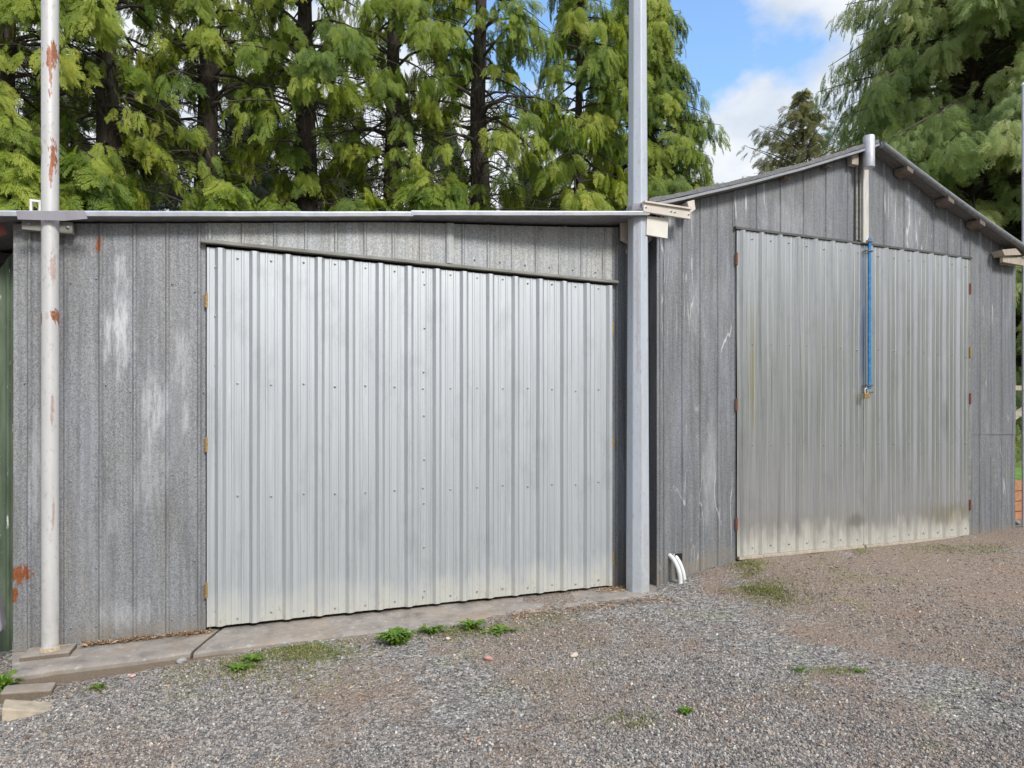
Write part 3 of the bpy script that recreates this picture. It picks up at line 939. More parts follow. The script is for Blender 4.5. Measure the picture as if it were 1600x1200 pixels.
fe.build('felt_strip', M_roof, r1, smooth=30)
vg = MB()   # rolled dark verge on the right slope
vg.tube([(x, YR - OV - 0.012, gableR(x) + 0.004) for x in xsr], 0.032, 10)
vg.build('verge_roll', simple('verge_sheet', (0.20, 0.205, 0.21), 0.5, 0.4, 0.3, 20), r2, smooth=50)
for px, py in ((1418, 293), (1482, 323), (1531, 346)):
    q_ = at(px, py, YR - OV)
    m = MB()
    s_ = -0.37
    wd = 0.040
    zc = gableR(q_.x) - 0.048
    m.hexa([(q_.x - wd, YR - OV - 0.03, zc - wd * s_ - 0.022), (q_.x + wd, YR - OV - 0.03, zc + wd * s_ - 0.020), (q_.x + wd, YR - 0.02, zc + wd * s_ - 0.020), (q_.x - wd, YR - 0.02, zc - wd * s_ - 0.022),
            (q_.x - wd, YR - OV - 0.03, zc - wd * s_ + 0.022), (q_.x + wd, YR - OV - 0.03, zc + wd * s_ + 0.022), (q_.x + wd, YR - 0.02, zc + wd * s_ + 0.034), (q_.x - wd, YR - 0.02, zc - wd * s_ + 0.034)])
    m.build('purlin_end', M_woodd, r2, bevel=0.004)
for px in (1227, 1292):
    q_ = at(px, 262, YR - 0.05)
    m = MB()
    zc = gableR(q_.x) - 0.026
    m.box(q_.x - 0.032, q_.x + 0.032, YR - 0.075, YR - 0.015, zc - 0.010, zc + 0.018)
    m.build('purlin_end', M_woodd, r1, bevel=0.004)
m = MB()
q_ = at(1336, 250, YR - 0.06)
m.box(q_.x - 0.055, q_.x + 0.03, YR - 0.075, YR - 0.02, q_.z - 0.05, q_.z + 0.06)
m.build('ridge_block', M_wood, r1, bevel=0.004)
# beige boards at the valley between the roofs
m = MB()
c_ = [at(1004, 318, 4.30), at(1077, 329, 4.30), at(1077, 343, 4.30), at(1004, 331, 4.30)]
m.prism([(c_[3].x, c_[3].z), (c_[2].x, c_[2].z), (c_[1].x, c_[1].z), (c_[0].x, c_[0].z)], 4.285, 4.31)
m.prism([(c_[0].x, c_[0].z + 0.001), (c_[1].x, c_[1].z + 0.001), (c_[1].x, c_[1].z + 0.014), (c_[0].x, c_[0].z + 0.014)], 4.268, 4.34)
for (fx, fz) in ((0.05, 0.5), (0.58, 0.5), (0.66, 0.45), (0.96, 0.5)):
    m.screw(c_[0].x + (c_[1].x - c_[0].x) * fx, 4.284, c_[3].z + (c_[2].z - c_[3].z) * fx + 0.035, 0.008, 1)
m.build('valley_board', [M_beige, M_screw], rshed)
m = MB()
c_ = [at(1010, 338, 4.34), at(1043, 342, 4.34), at(1042, 373, 4.34), at(1009, 367, 4.34)]
m.prism([(c_[3].x, c_[3].z), (c_[2].x, c_[2].z), (c_[1].x, c_[1].z), (c_[0].x, c_[0].z)], 4.33, 4.35)
m.build('packing_board', simple('cream_board', (0.68, 0.64, 0.57), 0.7, 0, 0.06, 9), rshed)
m = MB()
c_ = [at(1072, 316, 4.34), at(1083, 313, 4.34), at(1085, 328, 4.34), at(1077, 333, 4.34)]
m.prism([(c_[3].x, c_[3].z), (c_[2].x, c_[2].z), (c_[1].x, c_[1].z), (c_[0].x, c_[0].z)], 4.325, 4.44)
m.build('rafter_end', M_beige, rshed)
m = MB()
c_ = [at(970, 335, 4.53), at(981, 335, 4.53), at(1022, 372, 4.53), at(1012, 380, 4.53), at(981, 381, 4.53), at(970, 375, 4.53)]
m.prism([(p.x, p.z) for p in c_[::-1]], 4.52, 4.545)
m.build('valley_packing', M_beige, lshed)
m = MB()   # folded grey felt tongue at the foot of the post
c_ = [at(985, 329, 4.3), at(1025, 318, 4.3), at(1050, 316, 4.3), at(1005, 327, 4.3)]
m.prism([(c_[0].x, c_[0].z - 0.012), (c_[3].x, c_[3].z), (c_[2].x, c_[2].z), (c_[1].x, c_[1].z), (c_[0].x, c_[0].z)], 4.30, 4.9)
m.build('valley_felt', M_roof, lshed)
# right eave corner boards
m = MB()
c_ = [at(1566, 390, YR - OV), at(1588, 388, YR - OV), at(1596, 398, YR - OV), at(1570, 399, YR - OV)]
m.prism([(p.x, p.z) for p in c_[::-1]], YR - OV, YR - 0.02)
c_ = [at(1567, 400, YR - 0.10), at(1600, 402, YR - 0.10), at(1600, 415, YR - 0.10), at(1567, 409, YR - 0.10)]
m.prism([(p.x, p.z) for p in c_[::-1]], YR - 0.10, YR - 0.07)
c_ = [at(1564, 409, YR - 0.03), at(1585, 411, YR - 0.03), at(1585, 416, YR - 0.03), at(1564, 413, YR - 0.03)]
m.prism([(p.x, p.z) for p in c_[::-1]], YR - 0.04, YR - 0.016)
m.build('eave_board', M_wood, rshed)
# black plate on the wall, painted shade of the conduit opening
hp = at(1057, 867, YR - 0.01)
m = MB(); m.box(hp.x - 0.02, hp.x + 0.05, YR - 0.0165, YR - 0.0155, hp.z - 0.05, hp.z + 0.012)
m.build('hole_shade_plate', simple('painted_hole_shade', (0.01, 0.01, 0.01), 1.0, 0, 0.1), rshed)

# ------------------------------------------------------------------ conduits, posts
def conduit(px0, px1, label, yo):
    a = at(px0, 868, YR - 0.03)
    pts = []
    b = at(px1, 905, YR - 0.085 + yo)
    for t in np.linspace(0, 1, 12):
        k = math.sin(t * math.pi / 2)
        pts.append((a.x + (b.x - a.x) * t ** 0.8, YR + 0.02 + (b.y - YR - 0.02) * k, a.z - (a.z - b.z) * t ** 1.5))
    pts.append((b.x, b.y, b.z - 0.10))
    t_ = thing('conduit_pipe', label, 'pipe', (b.x, b.y, b.z), 'white conduits bending out of the gabled shed')
    m = MB(); m.tube(pts, 0.018, 14)
    m.build('pipe', M_white, t_, smooth=50)
conduit(1049, 1063, 'white plastic conduit bending from the wall into gravel, the one nearer the octagonal post', -0.02)
conduit(1056, 1069, 'white plastic conduit bending from the wall into gravel, the one nearer the shiny doors', 0.02)

def pole_mat(name, base, rusts):
    g = NG(name)
    n = g.noise(5, 6, 0.6, g.vec((3, 3, 0.5)))
    c = g.ramp(n, [(0.3, tuple(b * 0.86 for b in base)), (0.7, base)])
    c = g.mix(g.maprange(g.noise(45, 5, 0.7, g.vec((1, 1, 0.5))), 0.55, 0.68, 0.0, 0.6), c, (0.36, 0.335, 0.31))
    for (cx, cz, rx, rz, amt) in rusts:
        c = g.mix(g.math('MULTIPLY', g.blot(cx, cz, rx, rz, 1.7, 55.0, 0.28, 0.35), amt), c,
                  g.ramp(g.noise(80, 4, 0.7), [(0.35, (0.20, 0.06, 0.025)), (0.7, (0.46, 0.19, 0.09))]))
    z = g.sep()[2]
    c = g.mix(g.math('MULTIPLY', g.maprange(z, 0.5, 0.0, 0, 0.5), g.maprange(g.noise(9, 5, 0.6), 0.35, 0.65)), c, (0.35, 0.33, 0.27))
    return g.p(color=c, rough=0.5, metal=0.15, normal=g.bump(g.noise(40, 4, 0.6), 0.12, 0.003))

PX, PY = -1.145, 4.455
pz = lambda py: at(78, py, PY - 0.05).z
M_pipepost = pole_mat('painted_steel_pipe', (0.62, 0.60, 0.58),
    [(PX + 0.012, pz(85), 0.03, 0.085, 1.0), (PX + 0.012, pz(105), 0.010, 0.14, 0.9), (PX + 0.022, pz(240), 0.022, 0.10, 1.0), (PX - 0.045, pz(240), 0.012, 0.08, 0.8),
     (PX + 0.015, pz(262), 0.010, 0.10, 0.8), (PX + 0.02, pz(415), 0.016, 0.10, 0.45), (PX + 0.03, pz(493), 0.022, 0.045, 1.0), (PX - 0.042, pz(497), 0.014, 0.04, 1.0),
     (PX + 0.02, pz(640), 0.008, 0.12, 0.5), (PX + 0.024, pz(810), 0.007, 0.10, 0.45)])
pp = thing('steel_post', 'slim round whitish steel pipe post with rust blotches beside the wall corner', 'post', (PX, PY, 0.02))
m = MB()
m.tube([(PX, PY, 0.012), (PX, PY, 1.5), (PX, PY, 3.0), (PX, PY, 5.2)], 0.0435, 28)
m.build('pipe', M_pipepost, pp, smooth=50)
m = MB()
m.box(PX - 0.125, PX + 0.115, PY - 0.085, YL - 0.03, -0.02, 0.014)
m.build('base_plate', M_conc, pp, bevel=0.006)
m = MB()
m.tube([(PX, PY, 0.012), (PX, PY, 0.03), (PX, PY, 0.034)], [0.056, 0.051, 0.044], 20)
m.build('grout_collar', simple('tan_grout', (0.42, 0.33, 0.22), 0.9, 0, 0.3, 60, 0.4), pp, smooth=40)

M_octo = pole_mat('pale_galvanised_post', (0.50, 0.53, 0.575),
    [(2.77, 2.3, 0.012, 0.8, 0.22), (2.79, 1.2, 0.010, 0.7, 0.18), (2.83, 0.35, 0.03, 0.25, 0.15)])
OX, OY = 2.815, 4.415
oc = thing('octagonal_post', 'thick tapered eight-sided pale steel post between the two sheds', 'post', (OX, OY, 0.0))
m = MB()
hh = 7.6
m.tube([(OX, OY, -0.02), (OX, OY, 2.2), (OX, OY, 4.6), (OX, OY, hh)], [0.098, 0.087, 0.075, 0.060], 8, rot=R(-13))
m.build('shaft', M_octo, oc, bevel=0.006)
m = MB()
m.tube([(OX, OY, 3.02), (OX, OY, 3.055), (OX, OY, 3.075)], [0.103, 0.098, 0.086], 8, rot=R(-13))
m.build('collar', M_lead, oc)

# ------------------------------------------------------------------ loose blocks at the slab's left end
def block(px, py, sx, sy, sz, rz, mat, name, label, cat, taper=0.0, dz=0.0):
    p_ = on_ground(px, py)
    t_ = MB()
    c = []
    for (ax, ay, az) in ((-1, -1, 0), (1, -1, 0), (1, 1, 0), (-1, 1, 0), (-1, -1, 1), (1, -1, 1), (1, 1, 1), (-1, 1, 1)):
        x = ax * sx / 2; y = ay * sy / 2
        z = (az * sz) * (1 - taper * (ax + 1) / 2) - 0.02
        c.append((x, y, z))
    t_.hexa(c)
    o = t_.build(name, mat, None, bevel=0.008)
    o.location = (p_.x, p_.y, p_.z + dz)
    o.rotation_euler = (0, 0, rz)
    return tag(o, label, cat)
block(45, 1112, 0.20, 0.13, 0.085, R(12), simple('sandy_stone', (0.42, 0.35, 0.26), 0.9, 0, 0.25, 20, 0.4), 'stone_block', 'wedge-shaped sandy stone block lying loose at the far left of the gravel', 'block', 0.75)
block(45, 1087, 0.22, 0.12, 0.075, R(5), M_conc, 'concrete_block', 'grey concrete block under the left end of the concrete strip', 'block', 0.3)
block(1094, 889, 0.105, 0.05, 0.03, R(-12), simple('cream_stone', (0.62, 0.54, 0.42), 0.9, 0, 0.15, 30, 0.3), 'stone_slab', 'flat cream stone on gravel beside the white conduits', 'stone', 0.4)

# ------------------------------------------------------------------ green neighbouring shed at the left edge
g_ = NG('green_painted_sheet')
gn = g_.noise(9, 6, 0.65, g_.vec((2, 1, 0.3)))
gc = g_.ramp(gn, [(0.3, (0.045, 0.065, 0.035)), (0.6, (0.10, 0.135, 0.085)), (0.8, (0.16, 0.19, 0.13))])
gc = g_.mix(g_.maprange(g_.noise(30, 5, 0.7, g_.vec((2, 1, 0.2))), 0.63, 0.68), gc, (0.55, 0.55, 0.52))
M_green = g_.p(color=gc, rough=0.7)
gs = thing('green_shed', 'dark green painted shed at the very left behind the corner', 'shed', (-2.4, 4.95, -0.1))
m = MB()
sheet(m, profile_wall(-3.6, XLL - 0.006, -1.45, 0.15), 4.80, lambda x: -0.1, lambda x: 2.50 + 1.6 * (x - XLL), 8, 0.004, 3.0)
m.build('wall', M_green, gs, smooth=25)
m = MB()
m.box(-3.6, XLL - 0.01, 5.2, 6.8, 2.40, 2.47)
m.box(-3.6, XLL - 0.01, 5.5, 5.55, -0.1, 2.40)
m.build('porch_roof', M_dark, gs)
m = MB()
m.tube([at(-14, 330, 4.6), at(3, 368, 4.6)], 0.028, 4)
m.build('red_rafter', simple('red_paint', (0.34, 0.13, 0.11), 0.7, 0, 0.2, 20), gs)

# grey folded sheet leaning at the very edge
tp = on_ground(3, 1020)
m = MB()
a = [at(-30, 880, 4.5), at(0, 918, 4.5), at(9, 975, 4.5), at(8, 983, 4.5), at(-30, 985, 4.5)]
m.prism([(p.x, p.z) for p in a[::-1]], 4.44, 4.52)
o = m.build('metal_sheet', M_lead, None, bevel=0.01)
tag(o, 'folded grey sheet metal offcut against the green shed at the left edge', 'sheet metal')

# ------------------------------------------------------------------ far right: post, rails, brick retaining wall, lawn
q_ = at(1599.2, 400, 4.45)
gp = thing('garden_post', 'slender grey metal post at the right edge of the yard', 'post', (q_.x, 4.45, 0.2))
m = MB(); m.tube([(q_.x, 4.45, 0.15), (q_.x, 4.45, at(1599, 134, 4.45).z)], 0.016, 10); m.build('shaft', M_pipe, gp, smooth=50)
m = MB(); zt_ = at(1599, 134, 4.45).z; m.tube([(q_.x, 4.45, zt_), (q_.x, 4.45, zt_ + 0.02), (q_.x, 4.45, zt_ + 0.035)], [0.022, 0.022, 0.008], 10); m.build('cap', M_white, gp, smooth=50)

RWY = 5.6
rx0 = at(1586, 770, RWY).x
rw = thing('brick_wall', 'low terracotta brick retaining wall beyond the right corner', 'wall', (rx0 + 1, RWY, 0.1))
M_terra = simple('terracotta', (0.42, 0.19, 0.09), 0.85, 0, 0.25, 16, 0.2)
for r_ in range(4):
    m = MB()
    zt0 = at(1592, 815 - r_ * 16, RWY).z; zt1 = at(1592, 815 - (r_ + 1) * 16 + 1, RWY).z
    for k in range(8):
        x0 = rx0 - 0.3 + (k - 0.5 * (r_ % 2)) * 0.32
        m.box(x0, x0 + 0.312, RWY + 0.01 * (k % 2), RWY + 0.15, zt0, zt1)
    m.build('brick_course', M_terra, rw, bevel=0.006)
zl = at(1592, 750, RWY).z
lv = MB()
lv.add([(rx0 - 0.3, RWY + 0.12, zl), (rx0 + 30, RWY + 0.12, zl), (rx0 + 30, 22, 1.45), (rx0 - 0.3 + 1.5, 22, 1.45)], [(0, 1, 2, 3)])
lv.add([(rx0 - 0.3, RWY + 0.12, zl - 0.8), (rx0 + 30, RWY + 0.12, zl - 0.8), (rx0 + 30, RWY + 0.12, zl - 0.002), (rx0 - 0.3, RWY + 0.12, zl - 0.002)], [(0, 1, 2, 3)])
M_lawn = simple('lawn_green', (0.13, 0.24, 0.035), 0.9, 0, 0.4, 14, 0.3)
tag(lv.build('lawn', M_lawn, None), 'bright green lawn above the terracotta wall', 'lawn', kind='structure')
rl = thing('rail_fence', 'weathered wooden rail fence at the right edge behind the gabled shed', 'fence', (rx0 + 1, 6.8, 0.7))
for (pa, pb_) in (((1570, 606), (1700, 608)), ((1570, 662), (1640, 610)), ((1580, 645), (1700, 668))):
    a, b = at(pa[0], pa[1], 6.8), at(pb_[0], pb_[1], 6.8 + 0.03)
    m = MB(); m.tube([a, b], 0.055, 4, rot=R(45)); m.build('rail', M_wood, rl)
a = at(1640, 600, 6.87)
m = MB(); m.box(a.x - 0.06, a.x + 0.06, 6.84, 6.96, 0.5, a.z + 0.1); m.build('rail_post', M_wood, rl)

# ------------------------------------------------------------------ gravel stones (uncountable)
ICO = []
ph = (1 + 5 ** 0.5) / 2
for a, b in ((1, ph), (-1, ph), (1, -ph), (-1, -ph)):
    ICO += [(0, a, b), (a, b, 0), (b, 0, a)]
ICO = np.array(ICO, float); ICO /= np.linalg.norm(ICO[0])
def ico_faces():
    d = np.linalg.norm(ICO[:, None] - ICO[None], axis=2)
    e = d.min() if d.min() > 0 else sorted(set(np.round(d.ravel(), 4)))[1]
    fs = []
    for i in range(12):
        for j in range(i + 1, 12):
            for k in range(j + 1, 12):
                if max(d[i, j], d[j, k], d[i, k]) < e * 1.1:
                    n = np.cross(ICO[j] - ICO[i], ICO[k] - ICO[i])
                    fs.append((i, j, k) if n.dot(ICO[i]) > 0 else (i, k, j))
    return np.array(fs)
ICOF = ico_faces()

def stones(n, ymin, ymax, smin, smax, seed):
    r = np.random.default_rng(seed)
    out = []
    while len(out) < n:
        px = r.uniform(-60, 1660); 
        py = 800 + 420 * r.uniform(0, 1) ** 0.75
        rx, ry = ray(px)
        t = CAMZ * FPX / (py - HOR)
        for _ in range(3):
            t = (CAMZ - ground_z(rx * t, ry * t)) * FPX / (py - HOR)
        x, y = rx * t, ry * t
        if y < ymin or y > ymax or x > 9.4: continue
        if x < XLL + 0.05 and y > 4.7: continue
        if XLL < x < 2.9 and y > 4.12: continue
        if x >= 2.9 and x < 3.05 and y > 4.22: continue
        if x >= 3.0 and x < XRR and y > YR - 0.03: continue
        big = mnoise.noise(Vector((x * 0.8, y * 0.8, 5.0)))
        dirt = 0.30 + sstep(2.8, 4.8, x) * sstep(2.0, 3.2, y) * 0.42 - 0.3 * sstep(3.9, 4.3, y) * sstep(4.5, 3.6, x) + big * 1.1 + 0.5 * mnoise.noise(Vector((x * 3.1, y * 3.1, 9.0)))
        if r.uniform() < min(0.85, max(0.0, dirt)): continue
        out.append((x, y, ground_bumpy(x, y)))
    P = np.array(out)
    s = smin * (smax / smin) ** (r.uniform(0, 1, n) ** 2.3)
    Q = r.normal(size=(n, 3, 3)); Q = np.linalg.qr(Q)[0]
    sh = ICO[None] * r.uniform(0.72, 1.2, (n, 12, 1))
    sh = sh * np.stack([r.uniform(0.8, 1.25, n), r.uniform(0.7, 1.0, n), r.uniform(0.5, 0.8, n)], 1)[:, None, :]
    V = np.einsum('nij,nkj->nki', Q, sh) * s[:, None, None] * 0.5
    V += P[:, None, :]; V[:, :, 2] += (s * 0.12)[:, None]
    F = (ICOF[None] + 12 * np.arange(n)[:, None, None]).reshape(-1, 3)
    tone = np.repeat(r.uniform(0, 1, n), 12)
    return V.reshape(-1, 3), F, tone

g_ = NG('gravel_stone')
t_ = g_.attr('tone')
c_ = g_.ramp(t_, [(0.0, (0.065, 0.062, 0.062)), (0.28, (0.155, 0.147, 0.142)), (0.55, (0.275, 0.255, 0.235)), (0.74, (0.37, 0.33, 0.285)),
                  (0.84, (0.36, 0.27, 0.21)), (0.94, (0.45, 0.42, 0.38)), (1.0, (0.66, 0.62, 0.56))])
c_ = g_.mix(g_.maprange(g_.noise(90, 4, 0.6), 0.4, 0.7, 0, 0.35), c_, (0.24, 0.22, 0.20))
tn_ = g_.noise(1.9, 4, 0.6, g_.vec(loc=(8, 3, 0)))
c_ = g_.mix(g_.maprange(tn_, 0.46, 0.34, 0.0, 0.5), c_, g_.mix(1.0, c_, (1.05, 0.96, 0.90), 'MULTIPLY'))
c_ = g_.mix(g_.maprange(tn_, 0.54, 0.68, 0.0, 0.4), c_, g_.mix(1.0, c_, (0.94, 1.0, 0.78), 'MULTIPLY'))
M_stone = g_.p(color=c_, rough=0.85, spec=0.3)
V, F, tone = stones(105000, 1.3, 6.0, 0.0045, 0.019, 3)
gr = np_mesh('gravel', V, F, M_stone, attrs={'tone': tone})
tag(gr, 'loose crushed grey stone spread over the yard', 'gravel', kind='stuff')

# single larger stones that stand out
def rock(px, py, s, col, label, flat=0.6, seed=1):
    p_ = on_ground(px, py)
    r = np.random.default_rng(seed)
    import bmesh
    bm_ = bmesh.new()
    bmesh.ops.create_icosphere(bm_, subdivisions=3, radius=0.5)
    for v in bm_.verts:
        n_ = 1 + 0.28 * mnoise.noise(v.co * 2.2 + Vector((seed, 0, 0))) + 0.10 * mnoise.noise(v.co * 7 + Vector((0, seed, 0)))
        v.co = Vector((v.co.x * s * n_ * 1.15, v.co.y * s * n_ * 0.85, v.co.z * s * n_ * flat))
    me = bpy.data.meshes.new('loose_stone'); bm_.to_mesh(me); bm_.free()
    me.polygons.foreach_set('use_smooth', [True] * len(me.polygons))
    me.materials.append(simple('loose_stone_%d' % seed, col, 0.85, 0, 0.18, 40, 0.3))
    o = bpy.data.objects.new('loose_stone', me); COL.objects.link(o)
    o.location = (p_.x, p_.y, p_.z + s * flat * 0.32)
    o.rotation_euler = (0.1, -0.1, seed * 1.3)
    tag(o, label, 'stone', 'single stones lying on the gravel')
rock(763, 1031, 0.048, (0.50, 0.27, 0.22), 'pink stone on open gravel in front of the pale doors', 0.6, 2)
rock(897, 1026, 0.050, (0.55, 0.46, 0.38), 'rounded cream stone lying in the gravel in front of the octagonal post', 0.6, 3)
rock(207, 1057, 0.040, (0.58, 0.36, 0.31), 'small flat pink stone near the left end of the concrete strip', 0.4, 4)
rock(1549, 823, 0.125, (0.72, 0.66, 0.48), 'creamy white lump against the foot of the right wall', 0.95, 5)
rock(1586, 825, 0.09, (0.22, 0.22, 0.22), 'grey stone at the right corner of the gabled shed', 0.7, 6)
rock(700, 999, 0.03, (0.6, 0.5, 0.42), 'small cream pebble beside the tall weed tuft', 0.6, 7)
rock(285, 1035, 0.055, (0.34, 0.34, 0.33), 'pale grey stone by the crack in the concrete strip', 0.6, 8)

# ------------------------------------------------------------------ weeds and grass
def leaf_mat(name, stops, trans=0.35):
    g = NG(name)
    t_ = g.attr('tone')
    c = g.ramp(t_, stops)
    nz = g.noise(2.2, 3, 0.5)
    c = g.mix(g.maprange(nz, 0.35, 0.7, 0.0, 0.35), c, g.mix(1.0, c, (0.62, 0.80, 0.75), 'MULTIPLY'))
    g.p(color=c, rough=0.55, spec=0.35)
    tr = g.t.nodes.new('ShaderNodeBsdfTranslucent')
    g.t.links.new(g.mix(1.0, c, (1.25, 1.30, 0.74), 'MULTIPLY'), tr.inputs['Color'])
    ms = g.t.nodes.new('ShaderNodeMixShader'); ms.inputs[0].default_value = trans
    g.t.links.new(g.bsdf.outputs[0], ms.inputs[1]); g.t.links.new(tr.outputs[0], ms.inputs[2])
    g.t.links.new(ms.outputs[0], g.out.inputs[0])
    return g.mat
M_weed = leaf_mat('weed_leaf', [(0.0, (0.06, 0.12, 0.015)), (0.6, (0.16, 0.27, 0.03)), (1.0, (0.30, 0.36, 0.07))], 0.3)
M_grass = leaf_mat('short_grass', [(0.0, (0.10, 0.14, 0.025)), (0.5, (0.21, 0.23, 0.05)), (1.0, (0.40, 0.34, 0.14))], 0.25)

def weed(px, py, rad, hgt, n, label, seed, wid=0.11):
    p_ = on_ground(px, py)
    r = np.random.default_rng(seed)
    V, F, T = [], [], []
    for k in range(n):
        az = r.uniform(0, 2 * math.pi); L_ = rad * r.uniform(0.55, 1.1); up = hgt * r.uniform(0.5, 1.1)
        d = np.array([math.cos(az), math.sin(az), 0]); s = np.array([-d[1], d[0], 0])
        root = np.array([r.normal() * rad * 0.18, r.normal() * rad * 0.18, 0])
        wd = L_ * wid * r.uniform(0.7, 1.3)
        b = len(V)
        segs = 6
        for i in range(segs + 1):
            t = i / segs
            c = root + d * L_ * t + np.array([0, 0, up * math.sin(min(1, t * 1.15) * math.pi * 0.62)])
            ww = wd * math.sin(math.pi * (0.08 + 0.90 * t) ** 0.9) * (1 + 0.35 * (i % 2))
            dz = np.array([0, 0, 0.25 * ww])
            V += [c - s * ww + dz, c, c + s * ww + dz]; T += [r.uniform(0.2, 0.8)] * 3
        for i in range(segs):
            for q in (0, 1):
                a = b + i * 3 + q
                F.append((a, a + 1, a + 4, a + 3))
    o = np_mesh('weed', np.array(V), np.array(F), M_weed, attrs={'tone': np.array(T)}, smooth=True)
    o.location = (p_.x, p_.y, p_.z - 0.004)
    tag(o, label, 'weed', 'weeds growing in the gravel')
weed(618, 1004, 0.11, 0.065, 120, 'largest bushy green weed against the concrete strip edge', 1)
weed(676, 990, 0.085, 0.05, 30, 'low green weed just right of the largest weed', 2)
weed(735, 983, 0.10, 0.055, 36, 'spreading weed on a brown tuft by the concrete edge in front of the pale doors', 3)
weed(782, 988, 0.10, 0.03, 26, 'flat sparse weed at the right end of the row along the concrete', 4)
weed(372, 1048, 0.075, 0.035, 24, 'low weed in gravel just right of the crack in the concrete', 5)
weed(398, 1035, 0.08, 0.04, 26, 'low weed by the concrete edge near the left hinges', 6)
weed(156, 1076, 0.045, 0.03, 16, 'tiny weed sprig in gravel in front of the left wall', 7)
weed(1073, 1117, 0.045, 0.035, 20, 'lone bright weed sprig in the near gravel', 8)
weed(1345, 1050, 0.05, 0.02, 14, 'small flat weed on the brown earth in front of the shiny doors', 9)
weed(1252, 1050, 0.05, 0.03, 16, 'small weed on bare gravel ahead of the shiny doors left leaf', 10)
weed(5, 1085, 0.075, 0.10, 60, 'leafy weed in the dark corner left of the concrete strip', 12)

def grass(patches, seed, name, label, hmin=0.005, hmax=0.017):
    r = np.random.default_rng(seed)
    V, F, T = [], [], []
    for (px, py, sx, sy, n) in patches:
        for k in range(n):
            a = px + r.normal() * sx; b = py + r.normal() * sy
            if b < 700: continue
            p_ = on_ground(a, b, 4)
            if XLL < p_.x < 2.95 and p_.y > 4.10: continue
            if p_.x > 3.0 and p_.y > YR - 0.04: continue
            z = ground_bumpy(p_.x, p_.y)
            az = r.uniform(0, 2 * math.pi); h = r.uniform(hmin, hmax); l = h * r.uniform(0.6, 2.0); wd = 0.0024
            d = np.array([math.cos(az), math.sin(az), 0]); s = np.array([-d[1], d[0], 0]) * wd
            o = np.array([p_.x, p_.y, z])
            i = len(V)
            V += [o - s, o + s, o + d * l * 0.5 + s * 0.7 + [0, 0, h * 0.8], o + d * l * 0.5 - s * 0.7 + [0, 0, h * 0.8], o + d * l + [0, 0, h] - s * 0.1, o + d * l + [0, 0, h] + s * 0.1]
            F += [(i, i + 1, i + 2, i + 3), (i + 3, i + 2, i + 5, i + 4)]
            T += [r.uniform(0, 1)] * 6
    o = np_mesh(name, np.array(V), np.array(F), M_grass, attrs={'tone': np.array(T)})
    tag(o, label, 'grass', kind='stuff')
grass([(1168, 884, 14, 5, 900), (1190, 917, 24, 9, 1400), (470, 1018, 45, 9, 2600), (700, 984, 55, 8, 1800), (380, 1040, 22, 9, 700), (1215, 932, 25, 12, 500),
       (1470, 857, 30, 4, 500), (1545, 857, 22, 5, 400), (1345, 862, 8, 3, 150), (1310, 1048, 28, 4, 260), (850, 965, 40, 8, 500), (150, 1075, 12, 5, 100),
       (420, 1050, 80, 20, 900), (980, 1128, 40, 8, 300), (8, 1075, 8, 12, 200), (1240, 920, 40, 20, 400)], 5, 'grass', 'short yellowish grass and moss growing through the gravel')
# dry straw and leaf litter along the foot of the walls
r = np.random.default_rng(8)
V, F, T = [], [], []
for k in range(3600):
    if k < 900:
        x = r.uniform(-1.0, -0.3); y = YL - 0.02 - abs(r.normal()) * 0.025; z = 0.0
    elif k < 1500:
        x = r.uniform(1.6, 2.9); y = 4.12 + r.normal() * 0.05 - 0.05 * (x - 1.6) * 0; z = max(0.0, ground_bumpy(x, y))
    elif k < 2000:
        x = 2.72 + r.normal() * 0.12; y = YL - 0.03 - abs(r.normal()) * 0.06; z = 0.003
    else:
        x = r.uniform(-1, 7); y = r.uniform(2, 4.1); z = ground_bumpy(x, y)
    az = r.uniform(0, 6.28); l = r.uniform(0.008, 0.03) * (2.2 if k > 900 and r.uniform() < 0.12 else 1); wd = r.uniform(0.001, 0.005) if l < 0.03 else 0.0012
    d = np.array([math.cos(az), math.sin(az), r.normal() * 0.25]) * l; s = np.array([-math.sin(az), math.cos(az), r.normal() * 0.4]) * wd
    o = np.array([x, y, z + 0.006])
    i = len(V)
    V += [o - d - s * 0.3, o - s, o + d - s * 0.3 + [0, 0, 0.002], o + s + [0, 0, 0.002]]; F.append((i, i + 1, i + 2, i + 3)); T += [r.uniform()] * 4
g_ = NG('dry_litter')
M_lit = g_.p(color=g_.ramp(g_.attr('tone'), [(0, (0.10, 0.05, 0.025)), (0.55, (0.27, 0.15, 0.08)), (1, (0.55, 0.42, 0.26))]), rough=0.9)
tag(np_mesh('leaf_litter', np.array(V), np.array(F), M_lit, attrs={'tone': np.array(T)}), 'brown dry leaf litter and straw along the foot of the walls', 'litter', kind='stuff')

